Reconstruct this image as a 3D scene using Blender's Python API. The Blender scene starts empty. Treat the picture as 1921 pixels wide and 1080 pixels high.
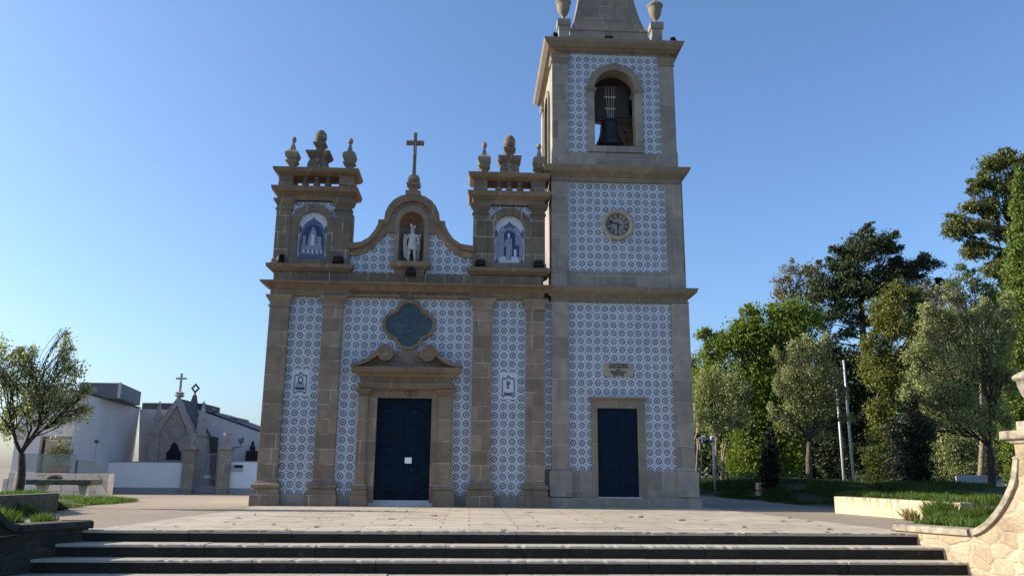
import bpy, math, random
import numpy as np
from mathutils import Vector, Matrix
random.seed(7); RNG = np.random.default_rng(11)
R = math.radians
SC = bpy.context.scene
COL = SC.collection

# ------------------------------------------------------------------ camera, sky, sun, exposure
F_PX = 1500.0; PCX = 960.5; PCY = 540.0
CR = Vector((0.99866919, -0.05093317, 0.00810336)); CU = Vector((-0.01927493, -0.22286591, 0.97465854)); CF = Vector((0.04783648, 0.97351764, 0.22355105))
EYE = Vector((0.0, -23.0, 0.9626))
cam_d = bpy.data.cameras.new("camera"); cam = bpy.data.objects.new("camera", cam_d); COL.objects.link(cam)
cam_d.sensor_width = 36.0; cam_d.lens = F_PX / 1921.0 * 36.0; cam_d.clip_end = 3000; cam_d.clip_start = 0.05
m = Matrix.Identity(4)
for i in range(3):
    m[i][0] = CR[i]; m[i][1] = CU[i]; m[i][2] = -CF[i]; m[i][3] = EYE[i]
cam.matrix_world = m
SC.camera = cam
SUN_EL = 25.0; SUN_BACK = 6.0           # degrees above the horizon, degrees behind the facade plane (from the left)
world = bpy.data.worlds.new("World"); SC.world = world; world.use_nodes = True
wn = world.node_tree
bg = wn.nodes["Background"]
sky = wn.nodes.new("ShaderNodeTexSky"); sky.sky_type = 'NISHITA'; sky.sun_disc = False
sky.sun_elevation = R(SUN_EL); sky.sun_rotation = R(-90 + SUN_BACK)
sky.air_density = 1.0; sky.dust_density = 2.0; sky.ozone_density = 5.8; sky.altitude = 100
wn.links.new(sky.outputs[0], bg.inputs[0]); bg.inputs[1].default_value = 0.142
sun_d = bpy.data.lights.new("sun", 'SUN'); sun = bpy.data.objects.new("sun", sun_d); COL.objects.link(sun)
sun_d.energy = 5.0; sun_d.angle = R(0.5); sun_d.color = (1.0, 0.90, 0.76)
sd = Vector((-math.cos(R(SUN_BACK)) * math.cos(R(SUN_EL)), math.sin(R(SUN_BACK)) * math.cos(R(SUN_EL)), math.sin(R(SUN_EL))))
sun.rotation_euler = sd.to_track_quat('Z', 'Y').to_euler(); sun.location = (0, 0, 40)
SC.view_settings.view_transform = 'Standard'; SC.view_settings.look = 'None'
SC.view_settings.gamma = 1.0; SC.view_settings.exposure = 0.76

def ray(x, y):
    return CR * ((x - PCX) / F_PX) - CU * ((y - PCY) / F_PX) + CF
def at(x, y, Y):
    d = ray(x, y); t = (Y + 23.0) / d.y
    return Vector((d.x * t, Y, EYE.z + d.z * t))
def mpp(Y):                              # metres per photo pixel at that depth
    return (Y + 23.0) / F_PX

# ------------------------------------------------------------------ materials
MATS = {}
class NT:
    def __init__(s, name):
        s.m = bpy.data.materials.new(name); s.m.use_nodes = True
        s.t = s.m.node_tree; s.b = s.t.nodes["Principled BSDF"]; s.out = s.t.nodes["Material Output"]
        MATS[name] = s.m
    def n(s, typ, **kw):
        nd = s.t.nodes.new(typ)
        for k, v in kw.items(): setattr(nd, k, v)
        return nd
    def lk(s, a, b): s.t.links.new(a, b)
    def val(s, x, sock):
        if isinstance(x, (int, float)): sock.default_value = x
        elif isinstance(x, (tuple, list)): sock.default_value = x
        else: s.lk(x, sock)
    def mth(s, op, a, b=0.0, c=None, clamp=False):
        nd = s.n("ShaderNodeMath", operation=op); nd.use_clamp = clamp
        s.val(a, nd.inputs[0]); s.val(b, nd.inputs[1])
        if c is not None: s.val(c, nd.inputs[2])
        return nd.outputs[0]
    def mix(s, fac, a, b, mode='MIX'):
        nd = s.n("ShaderNodeMix", data_type='RGBA', blend_type=mode)
        s.val(fac, nd.inputs[0]); s.val(a, nd.inputs[6]); s.val(b, nd.inputs[7])
        return nd.outputs[2]
    def noise(s, vec, scale, detail=4.0, rough=0.55, dist=0.0):
        nd = s.n("ShaderNodeTexNoise"); nd.inputs["Scale"].default_value = scale
        nd.inputs["Detail"].default_value = detail; nd.inputs["Roughness"].default_value = rough; nd.inputs["Distortion"].default_value = dist
        if vec is not None: s.lk(vec, nd.inputs["Vector"])
        return nd.outputs["Fac"]
    def ramp(s, fac, stops):
        nd = s.n("ShaderNodeValToRGB"); e = nd.color_ramp.elements
        e[0].position = stops[0][0]; e[0].color = c4(stops[0][1]); e[1].position = stops[-1][0]; e[1].color = c4(stops[-1][1])
        for p, c in stops[1:-1]:
            q = e.new(p); q.color = c4(c)
        s.lk(fac, nd.inputs[0]); return nd.outputs[0]
    def mapr(s, v, a, b, c=0.0, d=1.0):
        nd = s.n("ShaderNodeMapRange"); s.lk(v, nd.inputs[0])
        for i, x in enumerate((a, b, c, d)): nd.inputs[i + 1].default_value = x
        return nd.outputs[0]
    def bump(s, h, strength=0.3, dist=0.02):
        nd = s.n("ShaderNodeBump"); nd.inputs["Strength"].default_value = strength; nd.inputs["Distance"].default_value = dist
        s.lk(h, nd.inputs["Height"]); s.lk(nd.outputs[0], s.b.inputs["Normal"])
    def pos(s):
        return s.n("ShaderNodeNewGeometry").outputs["Position"]
def c4(c):
    if isinstance(c, (int, float)): return (c, c, c, 1)
    return (c[0], c[1], c[2], 1) if len(c) == 3 else c

def mat_plain(name, col, rough=0.6, metal=0.0, var=0.15, scale=6.0, spec=0.5, bump=0.0):
    t = NT(name); p = t.pos()
    n = t.noise(p, scale, 6)
    lo = c4([x * (1 - var) for x in col]); hi = c4([min(1, x * (1 + var)) for x in col])
    t.lk(t.ramp(n, [(0.3, lo), (0.7, hi)]), t.b.inputs["Base Color"])
    t.b.inputs["Roughness"].default_value = rough; t.b.inputs["Metallic"].default_value = metal
    t.b.inputs["Specular IOR Level"].default_value = spec
    if bump: t.bump(n, bump, 0.02)
    return t.m

def mat_ashlar(name, col, bw, bh, mortar=(0.40, 0.35, 0.28), var=0.2, msize=0.014, seed=0.0, stain=0.55, axis='xz'):
    """cut granite blocks with pale joints, laid in world space"""
    t = NT(name); p = t.pos()
    sp = t.n("ShaderNodeSeparateXYZ"); t.lk(p, sp.inputs[0])
    cb = t.n("ShaderNodeCombineXYZ")
    if axis == 'xz':
        u = t.mth('ADD', t.mth('MULTIPLY', sp.outputs[1], 0.97), sp.outputs[0]); v = sp.outputs[2]
    else:
        u = sp.outputs[0]; v = sp.outputs[1]
    wob = t.mth('MULTIPLY', t.mth('SUBTRACT', t.noise(p, 1.3, 2), 0.5), 0.03)
    t.lk(t.mth('ADD', u, seed), cb.inputs[0]); t.lk(t.mth('ADD', t.mth('ADD', v, wob), seed * 0.37), cb.inputs[1])
    br = t.n("ShaderNodeTexBrick"); t.lk(cb.outputs[0], br.inputs["Vector"])
    br.offset = 0.5; br.squash = 0.7; br.squash_frequency = 3
    br.inputs["Scale"].default_value = 1.0; br.inputs["Mortar Size"].default_value = msize; br.inputs["Mortar Smooth"].default_value = 0.3
    br.inputs["Brick Width"].default_value = bw; br.inputs["Row Height"].default_value = bh; br.inputs["Bias"].default_value = 0.0
    br.inputs["Color1"].default_value = c4([x * (1 - var) for x in col]); br.inputs["Color2"].default_value = c4([x * (1 + var) for x in col])
    br.inputs["Mortar"].default_value = c4(col)
    grain = t.noise(p, 55, 5, 0.7); blot = t.noise(p, 3.2, 6, 0.6); big = t.noise(p, 0.7, 4, 0.6)
    c = t.mix(1.0, br.outputs["Color"], t.ramp(grain, [(0.25, 0.72), (0.75, 1.22)]), 'MULTIPLY')
    c = t.mix(1.0, c, t.ramp(blot, [(0.3, (0.80, 0.80, 0.83)), (0.7, (1.15, 1.12, 1.05))]), 'MULTIPLY')
    # uneven pale joints: pointing is present only in places
    jf = t.mth('MULTIPLY', br.outputs["Fac"], t.mapr(t.noise(p, 2.3, 3), 0.44, 0.56, 0.05, 1.0))
    c = t.mix(jf, c, c4(mortar))
    # water and lichen streaks that run down the stone
    mp = t.n("ShaderNodeMapping"); t.lk(p, mp.inputs[0]); mp.inputs["Scale"].default_value = (5.0, 5.0, 0.7)
    st = t.noise(mp.outputs[0], 1.0, 6, 0.65)
    c = t.mix(t.mapr(st, 0.52, 0.75, 0.0, stain), c, c4((col[0] * 0.38, col[1] * 0.40, col[2] * 0.42)))
    c = t.mix(t.mapr(big, 0.55, 0.72, 0.0, 0.35), c, c4((col[0] * 0.62, col[1] * 0.66, col[2] * 0.72)))
    t.lk(c, t.b.inputs["Base Color"]); t.b.inputs["Roughness"].default_value = 0.9; t.b.inputs["Specular IOR Level"].default_value = 0.25
    h = t.mth('ADD', t.mth('MULTIPLY', grain, 0.35), t.mth('MULTIPLY', br.outputs["Fac"], -0.7))
    t.bump(t.mth('ADD', h, t.mth('MULTIPLY', blot, 0.5)), 0.45, 0.012)
    return t.m

def mat_tiles(name, px, pz):
    """blue and white glazed wall tiles; the pattern is laid from the panel's own origin (object space)"""
    t = NT(name)
    oc = t.n("ShaderNodeTexCoord").outputs["Object"]; sp = t.n("ShaderNodeSeparateXYZ"); t.lk(oc, sp.inputs[0])
    u = t.mth('DIVIDE', sp.outputs[0], px); v = t.mth('DIVIDE', sp.outputs[2], pz)
    fu = t.mth('SUBTRACT', t.mth('FRACT', t.mth('ADD', u, 0.5)), 0.5); fv = t.mth('SUBTRACT', t.mth('FRACT', t.mth('ADD', v, 0.5)), 0.5)
    au = t.mth('ABSOLUTE', fu); av = t.mth('ABSOLUTE', fv)
    r = t.mth('SQRT', t.mth('ADD', t.mth('MULTIPLY', fu, fu), t.mth('MULTIPLY', fv, fv)))
    th = t.mth('ARCTAN2', fv, fu)
    def band(x, c, w, soft=0.02):        # 1 inside |x-c|<w
        return t.mapr(t.mth('ABSOLUTE', t.mth('SUBTRACT', x, c)), w - soft, w + soft, 1.0, 0.0)
    c8 = t.mth('COSINE', t.mth('MULTIPLY', th, 8.0))
    rr = t.mth('ADD', r, t.mth('MULTIPLY', c8, 0.012))
    ring = t.mth('MULTIPLY', band(rr, 0.300, 0.074), t.mapr(c8, -0.98, -0.7, 0.35, 1.0))
    dot = t.mapr(r, 0.10, 0.135, 1.0, 0.0)
    petal = t.mth('MULTIPLY', band(r, 0.17, 0.05), t.mapr(t.mth('COSINE', t.mth('MULTIPLY', t.mth('ADD', th, math.pi / 4), 4.0)), 0.55, 0.9, 0.0, 0.25))
    cu = t.mth('SUBTRACT', 0.5, au); cv = t.mth('SUBTRACT', 0.5, av)
    rc = t.mth('SQRT', t.mth('ADD', t.mth('MULTIPLY', cu, cu), t.mth('MULTIPLY', cv, cv)))
    cdot = t.mapr(rc, 0.045, 0.075, 0.8, 0.0)
    cring = t.mth('MULTIPLY', band(rc, 0.155, 0.016), 0.5)
    # short ticks in the lanes between the rings
    tk1 = t.mth('MULTIPLY', band(au, 0.43, 0.020, 0.012), t.mapr(t.mth('COSINE', t.mth('MULTIPLY', fv, 38.0)), 0.2, 0.6, 0.0, 1.0))
    tk2 = t.mth('MULTIPLY', band(av, 0.43, 0.020, 0.012), t.mapr(t.mth('COSINE', t.mth('MULTIPLY', fu, 38.0)), 0.2, 0.6, 0.0, 1.0))
    ticks = t.mth('MULTIPLY', t.mth('ADD', tk1, tk2), 0.9)
    dark = t.mth('MAXIMUM', t.mth('MAXIMUM', ring, dot), 0.0)
    pale = t.mth('MAXIMUM', t.mth('MAXIMUM', t.mth('MAXIMUM', petal, cdot), cring), ticks)
    # each glazed tile is a half pitch: slight tone differences and thin joints
    hu = t.mth('MULTIPLY', u, 2.0); hv = t.mth('MULTIPLY', v, 2.0)
    cb = t.n("ShaderNodeCombineXYZ"); t.lk(t.mth('FLOOR', hu), cb.inputs[0]); t.lk(t.mth('FLOOR', hv), cb.inputs[1])
    wnz = t.n("ShaderNodeTexWhiteNoise"); wnz.noise_dimensions = '3D'; t.lk(cb.outputs[0], wnz.inputs["Vector"])
    jt = t.mth('MAXIMUM', t.mapr(t.mth('ABSOLUTE', t.mth('SUBTRACT', t.mth('FRACT', hu), 0.5)), 0.475, 0.495, 0.0, 1.0), t.mapr(t.mth('ABSOLUTE', t.mth('SUBTRACT', t.mth('FRACT', hv), 0.5)), 0.475, 0.495, 0.0, 1.0))
    tone = t.mapr(wnz.outputs["Value"], 0, 1, 0.86, 1.08)
    wc = t.n("ShaderNodeCombineColor"); 
    for i, k in enumerate((0.50, 0.55, 0.585)): t.lk(t.mth('MULTIPLY', tone, k), wc.inputs[i])
    p = t.pos(); dirt = t.noise(p, 1.1, 6, 0.65)
    c = t.mix(t.mapr(dirt, 0.45, 0.75, 0.0, 0.30), wc.outputs[0], (0.30, 0.31, 0.34, 1))
    c = t.mix(pale, c, (0.065, 0.10, 0.23, 1))
    fade = t.mapr(t.noise(p, 2.1, 3), 0.3, 0.7, 0.80, 1.0)
    c = t.mix(t.mth('MULTIPLY', dark, fade), c, (0.003, 0.010, 0.048, 1))
    c = t.mix(t.mth('MULTIPLY', jt, 0.35), c, (0.26, 0.27, 0.29, 1))
    t.lk(c, t.b.inputs["Base Color"]); t.b.inputs["Roughness"].default_value = 0.30; t.b.inputs["Specular IOR Level"].default_value = 0.35
    t.bump(t.mth('ADD', t.mth('MULTIPLY', jt, -0.5), t.mth('MULTIPLY', wnz.outputs["Value"], 0.3)), 0.25, 0.004)
    return t.m

def mat_rubble(name, c1, c2, mortar, scale=3.1):
    t = NT(name); p = t.pos()
    mp = t.n("ShaderNodeMapping"); t.lk(p, mp.inputs[0]); mp.inputs["Scale"].default_value = (1, 0.8, 1.35)
    dn = t.n("ShaderNodeTexNoise"); dn.inputs["Scale"].default_value = 2.5; t.lk(mp.outputs[0], dn.inputs["Vector"])
    ad = t.n("ShaderNodeMix", data_type='RGBA', blend_type='ADD'); ad.inputs[0].default_value = 0.18; t.lk(mp.outputs[0], ad.inputs[6]); t.lk(dn.outputs["Color"], ad.inputs[7])
    v1 = t.n("ShaderNodeTexVoronoi", feature='DISTANCE_TO_EDGE'); v1.inputs["Scale"].default_value = scale; t.lk(ad.outputs[2], v1.inputs["Vector"])
    v2 = t.n("ShaderNodeTexVoronoi", feature='F1'); v2.inputs["Scale"].default_value = scale; t.lk(ad.outputs[2], v2.inputs["Vector"])
    sc = t.n("ShaderNodeSeparateColor"); t.lk(v2.outputs["Color"], sc.inputs[0])
    c = t.ramp(sc.outputs[0], [(0.0, c1), (1.0, c2)])
    g = t.noise(p, 22, 8, 0.7); b = t.noise(p, 2.0, 6, 0.6)
    c = t.mix(1.0, c, t.ramp(g, [(0.3, 0.7), (0.7, 1.2)]), 'MULTIPLY')
    jf = t.mapr(v1.outputs["Distance"], 0.03, 0.075, 1.0, 0.0)
    c = t.mix(t.mth('MULTIPLY', jf, 0.32), c, c4(mortar))
    c = t.mix(t.mapr(b, 0.55, 0.75, 0.0, 0.6), c, c4([x * 0.35 for x in c1]))
    t.lk(c, t.b.inputs["Base Color"]); t.b.inputs["Roughness"].default_value = 0.95; t.b.inputs["Specular IOR Level"].default_value = 0.2
    t.bump(t.mth('ADD', t.mth('MULTIPLY', t.mapr(v1.outputs["Distance"], 0.0, 0.12), 1.0), t.mth('MULTIPLY', g, 0.5)), 0.6, 0.03)
    return t.m

def mat_leaf(name, ca, cb, trans=0.25, rough=0.55, hue=None):
    t = NT(name)
    g = t.n("ShaderNodeNewGeometry"); p = g.outputs["Position"]
    rnd = g.outputs["Random Per Island"]
    big = t.noise(p, 0.9, 3)
    f = t.mth('ADD', t.mth('MULTIPLY', rnd, 0.6), t.mth('MULTIPLY', big, 0.4))
    stops = [(0.15, ca), (0.85, cb)]
    if hue: stops = [(0.12, ca), (0.75, cb), (0.93, hue)]
    c = t.ramp(f, stops)
    t.lk(c, t.b.inputs["Base Color"]); t.b.inputs["Roughness"].default_value = rough; t.b.inputs["Specular IOR Level"].default_value = 0.3
    tr = t.n("ShaderNodeBsdfTranslucent"); t.lk(t.mix(1.0, c, (1.5, 1.7, 0.7, 1), 'MULTIPLY'), tr.inputs[0])
    mx = t.n("ShaderNodeMixShader"); mx.inputs[0].default_value = trans
    t.lk(t.b.outputs[0], mx.inputs[1]); t.lk(tr.outputs[0], mx.inputs[2]); t.lk(mx.outputs[0], t.out.inputs[0])
    return t.m

WARM = (0.232, 0.186, 0.138); GREY = (0.268, 0.248, 0.212)
M_warm = mat_ashlar("warm_granite", WARM, 0.95, 0.41, seed=0.3)
M_warm2 = mat_ashlar("warm_granite_long", (0.232, 0.181, 0.128), 2.2, 0.6, seed=1.7, var=0.15)
M_trim = mat_ashlar("warm_granite_trim", (0.205, 0.155, 0.106), 1.35, 3.0, seed=5.2, var=0.12, msize=0.008)
M_turret = mat_ashlar("turret_granite", (0.170, 0.140, 0.105), 0.8, 0.52, seed=4.3)
M_grey = mat_ashlar("grey_granite", GREY, 1.15, 0.62, seed=2.1, var=0.2, mortar=(0.34, 0.32, 0.27), stain=0.45)
M_greyT = mat_ashlar("grey_granite_trim", (0.225, 0.195, 0.150), 1.5, 3.0, seed=3.4, var=0.1, msize=0.007, stain=0.4)
M_spire = mat_ashlar("spire_granite", (0.21, 0.185, 0.145), 1.0, 0.52, seed=8.0, var=0.12, mortar=(0.34, 0.31, 0.26), msize=0.02)
M_niche = mat_plain("niche_stone", (0.20, 0.165, 0.125), 0.95, var=0.3, scale=9, bump=0.3)
M_nicheshell = mat_plain("niche_shell_stone", (0.20, 0.12, 0.07), 0.95, var=0.35, scale=7, bump=0.3)
M_door = mat_plain("navy_door_paint", (0.0015, 0.010, 0.024), 0.6, var=0.35, scale=3.0, spec=0.12)
M_dark = mat_plain("dark_interior", (0.015, 0.013, 0.012), 0.9)
M_sill = mat_plain("pale_sill", (0.42, 0.42, 0.42), 0.8, var=0.2)
M_black = mat_plain("black_lamp_metal", (0.006, 0.006, 0.007), 0.7, spec=0.15)
M_glassf = mat_plain("lamp_glass", (0.010, 0.011, 0.012), 0.5, spec=0.2)
M_iron = mat_plain("dark_iron", (0.03, 0.03, 0.032), 0.6)
M_bronze = mat_plain("bronze_bell", (0.032, 0.040, 0.037), 0.5, metal=0.5, var=0.35, scale=5)
M_yoke = mat_plain("brown_headstock", (0.036, 0.031, 0.031), 0.8, var=0.2)
M_strap = mat_plain("pale_steel", (0.42, 0.40, 0.38), 0.5, metal=0.2)
M_white = mat_plain("white_marble", (0.44, 0.43, 0.41), 0.6, var=0.14, scale=8, bump=0.15)
M_paper = mat_plain("white_paper", (0.80, 0.82, 0.86), 0.9, var=0.02)
M_dial = mat_plain("clock_dial", (0.25, 0.24, 0.22), 0.7, var=0.12)
M_numer = mat_plain("clock_black", (0.012, 0.011, 0.011), 0.6)
M_clockstone = mat_plain("clock_surround", (0.34, 0.29, 0.23), 0.85, var=0.15, bump=0.2)
M_plaque = mat_plain("plaque_stone", (0.30, 0.27, 0.215), 0.8, var=0.12, scale=14)
M_letter = mat_plain("letter_dark", (0.022, 0.020, 0.018), 0.8)
M_carve = mat_plain("carved_letter", (0.065, 0.045, 0.028), 0.9)
M_joint = mat_plain("tile_edge", (0.5, 0.5, 0.5), 0.8)
M_az_w = mat_plain("picture_tile_white", (0.50, 0.53, 0.58), 0.3, var=0.12, scale=12)
M_az_l = mat_plain("picture_tile_pale_blue", (0.19, 0.225, 0.30), 0.3, var=0.35, scale=26)
M_az_m = mat_plain("picture_tile_mid_blue", (0.065, 0.09, 0.165), 0.3, var=0.45, scale=30)
M_az_d = mat_plain("picture_tile_dark_blue", (0.016, 0.028, 0.080), 0.3, var=0.4, scale=12)
M_az_g = mat_plain("picture_tile_grey_blue", (0.13, 0.155, 0.20), 0.3, var=0.4, scale=30)
M_leadglass = None
M_rooft = mat_plain("clay_roof", (0.30, 0.12, 0.06), 0.9, var=0.3)
M_plaster = mat_plain("white_render", (0.62, 0.61, 0.60), 0.9, var=0.05, scale=1.2)
M_cemwall = mat_plain("white_painted_wall", (0.88, 0.88, 0.88), 0.9, var=0.04, scale=1.5)
M_cembase = mat_plain("grey_painted_plinth", (0.30, 0.32, 0.34), 0.9, var=0.08)
M_build = mat_plain("grey_render", (0.56, 0.545, 0.53), 0.9, var=0.07, scale=0.6)
M_cladding = mat_plain("dark_cladding", (0.10, 0.105, 0.125), 0.55, var=0.15, scale=1.0)
M_roofedge = mat_plain("dark_roof_edge", (0.035, 0.037, 0.045), 0.6)
M_orange = mat_plain("orange_tiles", (0.45, 0.09, 0.035), 0.8)
M_frame = mat_plain("cream_frame", (0.78, 0.70, 0.55), 0.6, var=0.05)
M_mauso = mat_plain("mausoleum_stone", (0.36, 0.31, 0.28), 0.9, var=0.18, scale=4, bump=0.2)
M_mauroof = mat_plain("mausoleum_roof", (0.10, 0.085, 0.075), 0.9, var=0.2)
M_gatestone = mat_ashlar("gate_granite", (0.34, 0.29, 0.22), 3.0, 0.5, seed=6.1)
M_galv = mat_plain("galvanised_gate", (0.22, 0.23, 0.24), 0.5, metal=0.3)
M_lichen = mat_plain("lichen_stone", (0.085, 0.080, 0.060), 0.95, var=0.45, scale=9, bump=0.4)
M_mwhite = mat_plain("white_marble_blocks", (0.52, 0.47, 0.40), 0.7, var=0.15, scale=3)
M_pot = mat_plain("terracotta", (0.20, 0.05, 0.035), 0.8)
M_greenfence = mat_plain("green_mesh_fence", (0.045, 0.11, 0.065), 0.7)
M_pole = mat_plain("white_pole_paint", (0.55, 0.55, 0.57), 0.4, var=0.12, scale=3)
M_signp = mat_plain("sign_panel", (0.40, 0.43, 0.50), 0.5, var=0.05)
M_grassbase = mat_plain("turf_soil", (0.030, 0.045, 0.012), 1.0, var=0.4, scale=3)
def mk_leadglass():
    t = NT("leaded_glass"); p = t.pos()
    dn = t.n("ShaderNodeTexNoise"); dn.inputs["Scale"].default_value = 2.2; dn.inputs["Detail"].default_value = 3; t.lk(p, dn.inputs["Vector"])
    ad = t.n("ShaderNodeMix", data_type='RGBA', blend_type='ADD'); ad.inputs[0].default_value = 0.5; t.lk(p, ad.inputs[6]); t.lk(dn.outputs["Color"], ad.inputs[7])
    v = t.n("ShaderNodeTexVoronoi", feature='DISTANCE_TO_EDGE'); v.inputs["Scale"].default_value = 6.5; t.lk(ad.outputs[2], v.inputs["Vector"])
    n = t.noise(p, 3.5, 5)
    c = t.ramp(n, [(0.3, (0.008, 0.020, 0.032)), (0.7, (0.030, 0.055, 0.075))])
    c = t.mix(t.mapr(v.outputs["Distance"], 0.01, 0.04, 0.55, 0.0), c, (0.10, 0.13, 0.14, 1))
    t.lk(c, t.b.inputs["Base Color"]); t.b.inputs["Roughness"].default_value = 0.25
    t.bump(v.outputs["Distance"], 0.4, 0.01)
    return t.m
M_leadglass = mk_leadglass()
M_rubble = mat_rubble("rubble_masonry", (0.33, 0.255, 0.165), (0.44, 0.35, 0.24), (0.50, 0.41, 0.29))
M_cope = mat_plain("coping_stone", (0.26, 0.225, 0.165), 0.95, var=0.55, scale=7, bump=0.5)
M_rubbled = mat_rubble("shaded_dark_rubble", (0.028, 0.026, 0.020), (0.055, 0.050, 0.038), (0.075, 0.07, 0.055))  # dark stone for the left wall, with its shade worked into the colour
M_coped = mat_plain("shaded_dark_coping", (0.035, 0.032, 0.026), 0.95, var=0.5, scale=7, bump=0.5)  # left coping, cap and urn darkened likewise, shade included in the colour
M_bench = None
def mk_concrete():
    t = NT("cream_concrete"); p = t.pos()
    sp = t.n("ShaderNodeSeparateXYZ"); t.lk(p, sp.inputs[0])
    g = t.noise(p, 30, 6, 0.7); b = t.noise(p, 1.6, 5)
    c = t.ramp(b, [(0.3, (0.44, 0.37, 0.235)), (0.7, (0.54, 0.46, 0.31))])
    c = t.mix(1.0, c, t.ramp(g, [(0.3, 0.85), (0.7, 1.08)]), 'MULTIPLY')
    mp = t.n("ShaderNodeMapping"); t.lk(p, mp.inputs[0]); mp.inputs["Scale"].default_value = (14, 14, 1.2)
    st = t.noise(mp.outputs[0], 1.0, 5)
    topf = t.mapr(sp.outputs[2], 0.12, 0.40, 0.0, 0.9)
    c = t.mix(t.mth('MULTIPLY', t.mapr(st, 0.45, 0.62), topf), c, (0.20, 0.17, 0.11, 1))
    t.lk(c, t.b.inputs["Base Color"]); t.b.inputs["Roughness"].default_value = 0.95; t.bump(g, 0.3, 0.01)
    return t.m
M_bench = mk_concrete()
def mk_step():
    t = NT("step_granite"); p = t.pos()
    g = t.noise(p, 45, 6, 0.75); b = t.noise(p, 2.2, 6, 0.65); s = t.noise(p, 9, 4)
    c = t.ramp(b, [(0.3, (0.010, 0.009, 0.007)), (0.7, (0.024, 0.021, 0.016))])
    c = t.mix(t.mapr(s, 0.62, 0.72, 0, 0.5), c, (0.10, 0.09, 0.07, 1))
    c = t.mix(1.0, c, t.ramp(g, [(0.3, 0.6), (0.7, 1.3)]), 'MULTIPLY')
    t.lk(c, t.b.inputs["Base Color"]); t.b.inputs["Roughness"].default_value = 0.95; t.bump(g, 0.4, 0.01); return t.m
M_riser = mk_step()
def mk_paving(name, c1, c2, bw, bh, joint=True, seed=0.0, dirt=0.5):
    t = NT(name); p = t.pos()
    sp = t.n("ShaderNodeSeparateXYZ"); t.lk(p, sp.inputs[0]); cb = t.n("ShaderNodeCombineXYZ")
    t.lk(t.mth('ADD', sp.outputs[0], seed), cb.inputs[0]); t.lk(t.mth('ADD', sp.outputs[1], seed), cb.inputs[1])
    g = t.noise(p, 38, 6, 0.75); b = t.noise(p, 1.4, 6, 0.7); big = t.noise(p, 0.35, 4)
    mp = t.n("ShaderNodeMapping"); t.lk(p, mp.inputs[0]); mp.inputs["Scale"].default_value = (0.55, 1.6, 1)
    st = t.noise(mp.outputs[0], 1.6, 7, 0.72, 0.6)
    c = t.ramp(b, [(0.3, c1), (0.7, c2)])
    if joint:
        br = t.n("ShaderNodeTexBrick"); t.lk(cb.outputs[0], br.inputs["Vector"]); br.offset = 0.37
        br.inputs["Scale"].default_value = 1.0; br.inputs["Mortar Size"].default_value = 0.014; br.inputs["Mortar Smooth"].default_value = 0.2
        br.inputs["Brick Width"].default_value = bw; br.inputs["Row Height"].default_value = bh
        br.inputs["Color1"].default_value = (0.86, 0.86, 0.86, 1); br.inputs["Color2"].default_value = (1.1, 1.1, 1.1, 1); br.inputs["Mortar"].default_value = (1, 1, 1, 1)
        c = t.mix(1.0, c, br.outputs["Color"], 'MULTIPLY')
    c = t.mix(t.mapr(st, 0.50, 0.68, 0.0, dirt), c, (0.20, 0.16, 0.12, 1))
    c = t.mix(1.0, c, t.ramp(g, [(0.3, 0.82), (0.7, 1.12)]), 'MULTIPLY')
    c = t.mix(t.mapr(big, 0.4, 0.7, 0.0, 0.25), c, c4([x * 0.6 for x in c1]))
    if joint: c = t.mix(t.mth('MULTIPLY', br.outputs["Fac"], 0.8), c, (0.11, 0.10, 0.06, 1))
    t.lk(c, t.b.inputs["Base Color"]); t.b.inputs["Roughness"].default_value = 0.92; t.b.inputs["Specular IOR Level"].default_value = 0.25
    t.bump(g, 0.35, 0.008); return t.m
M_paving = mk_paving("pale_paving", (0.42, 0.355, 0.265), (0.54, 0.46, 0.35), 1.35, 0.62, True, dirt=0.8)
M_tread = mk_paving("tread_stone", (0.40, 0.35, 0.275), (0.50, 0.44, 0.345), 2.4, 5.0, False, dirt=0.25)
M_gravel = mk_paving("compacted_gravel", (0.27, 0.215, 0.15), (0.34, 0.275, 0.20), 1, 1, False, dirt=0.25)
M_asph = mk_paving("path_asphalt", (0.20, 0.18, 0.15), (0.26, 0.23, 0.19), 1, 1, False, dirt=0.2)
def mk_lawn():
    t = NT("lawn"); p = t.pos(); a = t.noise(p, 14, 8, 0.8); b = t.noise(p, 0.6, 4)
    c = t.ramp(a, [(0.3, (0.008, 0.015, 0.004)), (0.7, (0.028, 0.045, 0.010))])  # ground tone held dark: the shade over the lawn is in this colour
    c = t.mix(t.mapr(b, 0.5, 0.7, 0, 0.4), c, (0.035, 0.038, 0.016, 1))
    t.lk(c, t.b.inputs["Base Color"]); t.b.inputs["Roughness"].default_value = 1.0; t.bump(a, 0.8, 0.05); return t.m
M_lawn = mk_lawn()
M_bark = mat_plain("bark_grey", (0.085, 0.070, 0.052), 0.95, var=0.5, scale=12, bump=0.6)
M_barkd = mat_plain("bark_dark", (0.040, 0.031, 0.023), 0.95, var=0.5, scale=10, bump=0.6)
M_barkl = mat_plain("bark_pale", (0.20, 0.16, 0.11), 0.95, var=0.4, scale=8, bump=0.5)
L_bright = mat_leaf("leaf_spring_green", (0.0821, 0.1238, 0.0140), (0.1865, 0.2260, 0.0351), 0.35)
L_olive = mat_leaf("leaf_olive", (0.1248, 0.1549, 0.0546), (0.3587, 0.3658, 0.1540), 0.2, hue=(0.17, 0.18, 0.11))
L_oliveL = mat_leaf("leaf_olive_left", (0.1493, 0.1630, 0.0794), (0.3918, 0.3853, 0.1987), 0.3, hue=(0.15, 0.17, 0.10))
L_pine = mat_leaf("needle_dark", (0.0185, 0.0315, 0.0121), (0.0554, 0.0786, 0.0266), 0.08)
L_euc = mat_leaf("leaf_eucalyptus", (0.0858, 0.0776, 0.0377), (0.2038, 0.1626, 0.0786), 0.2)
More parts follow.
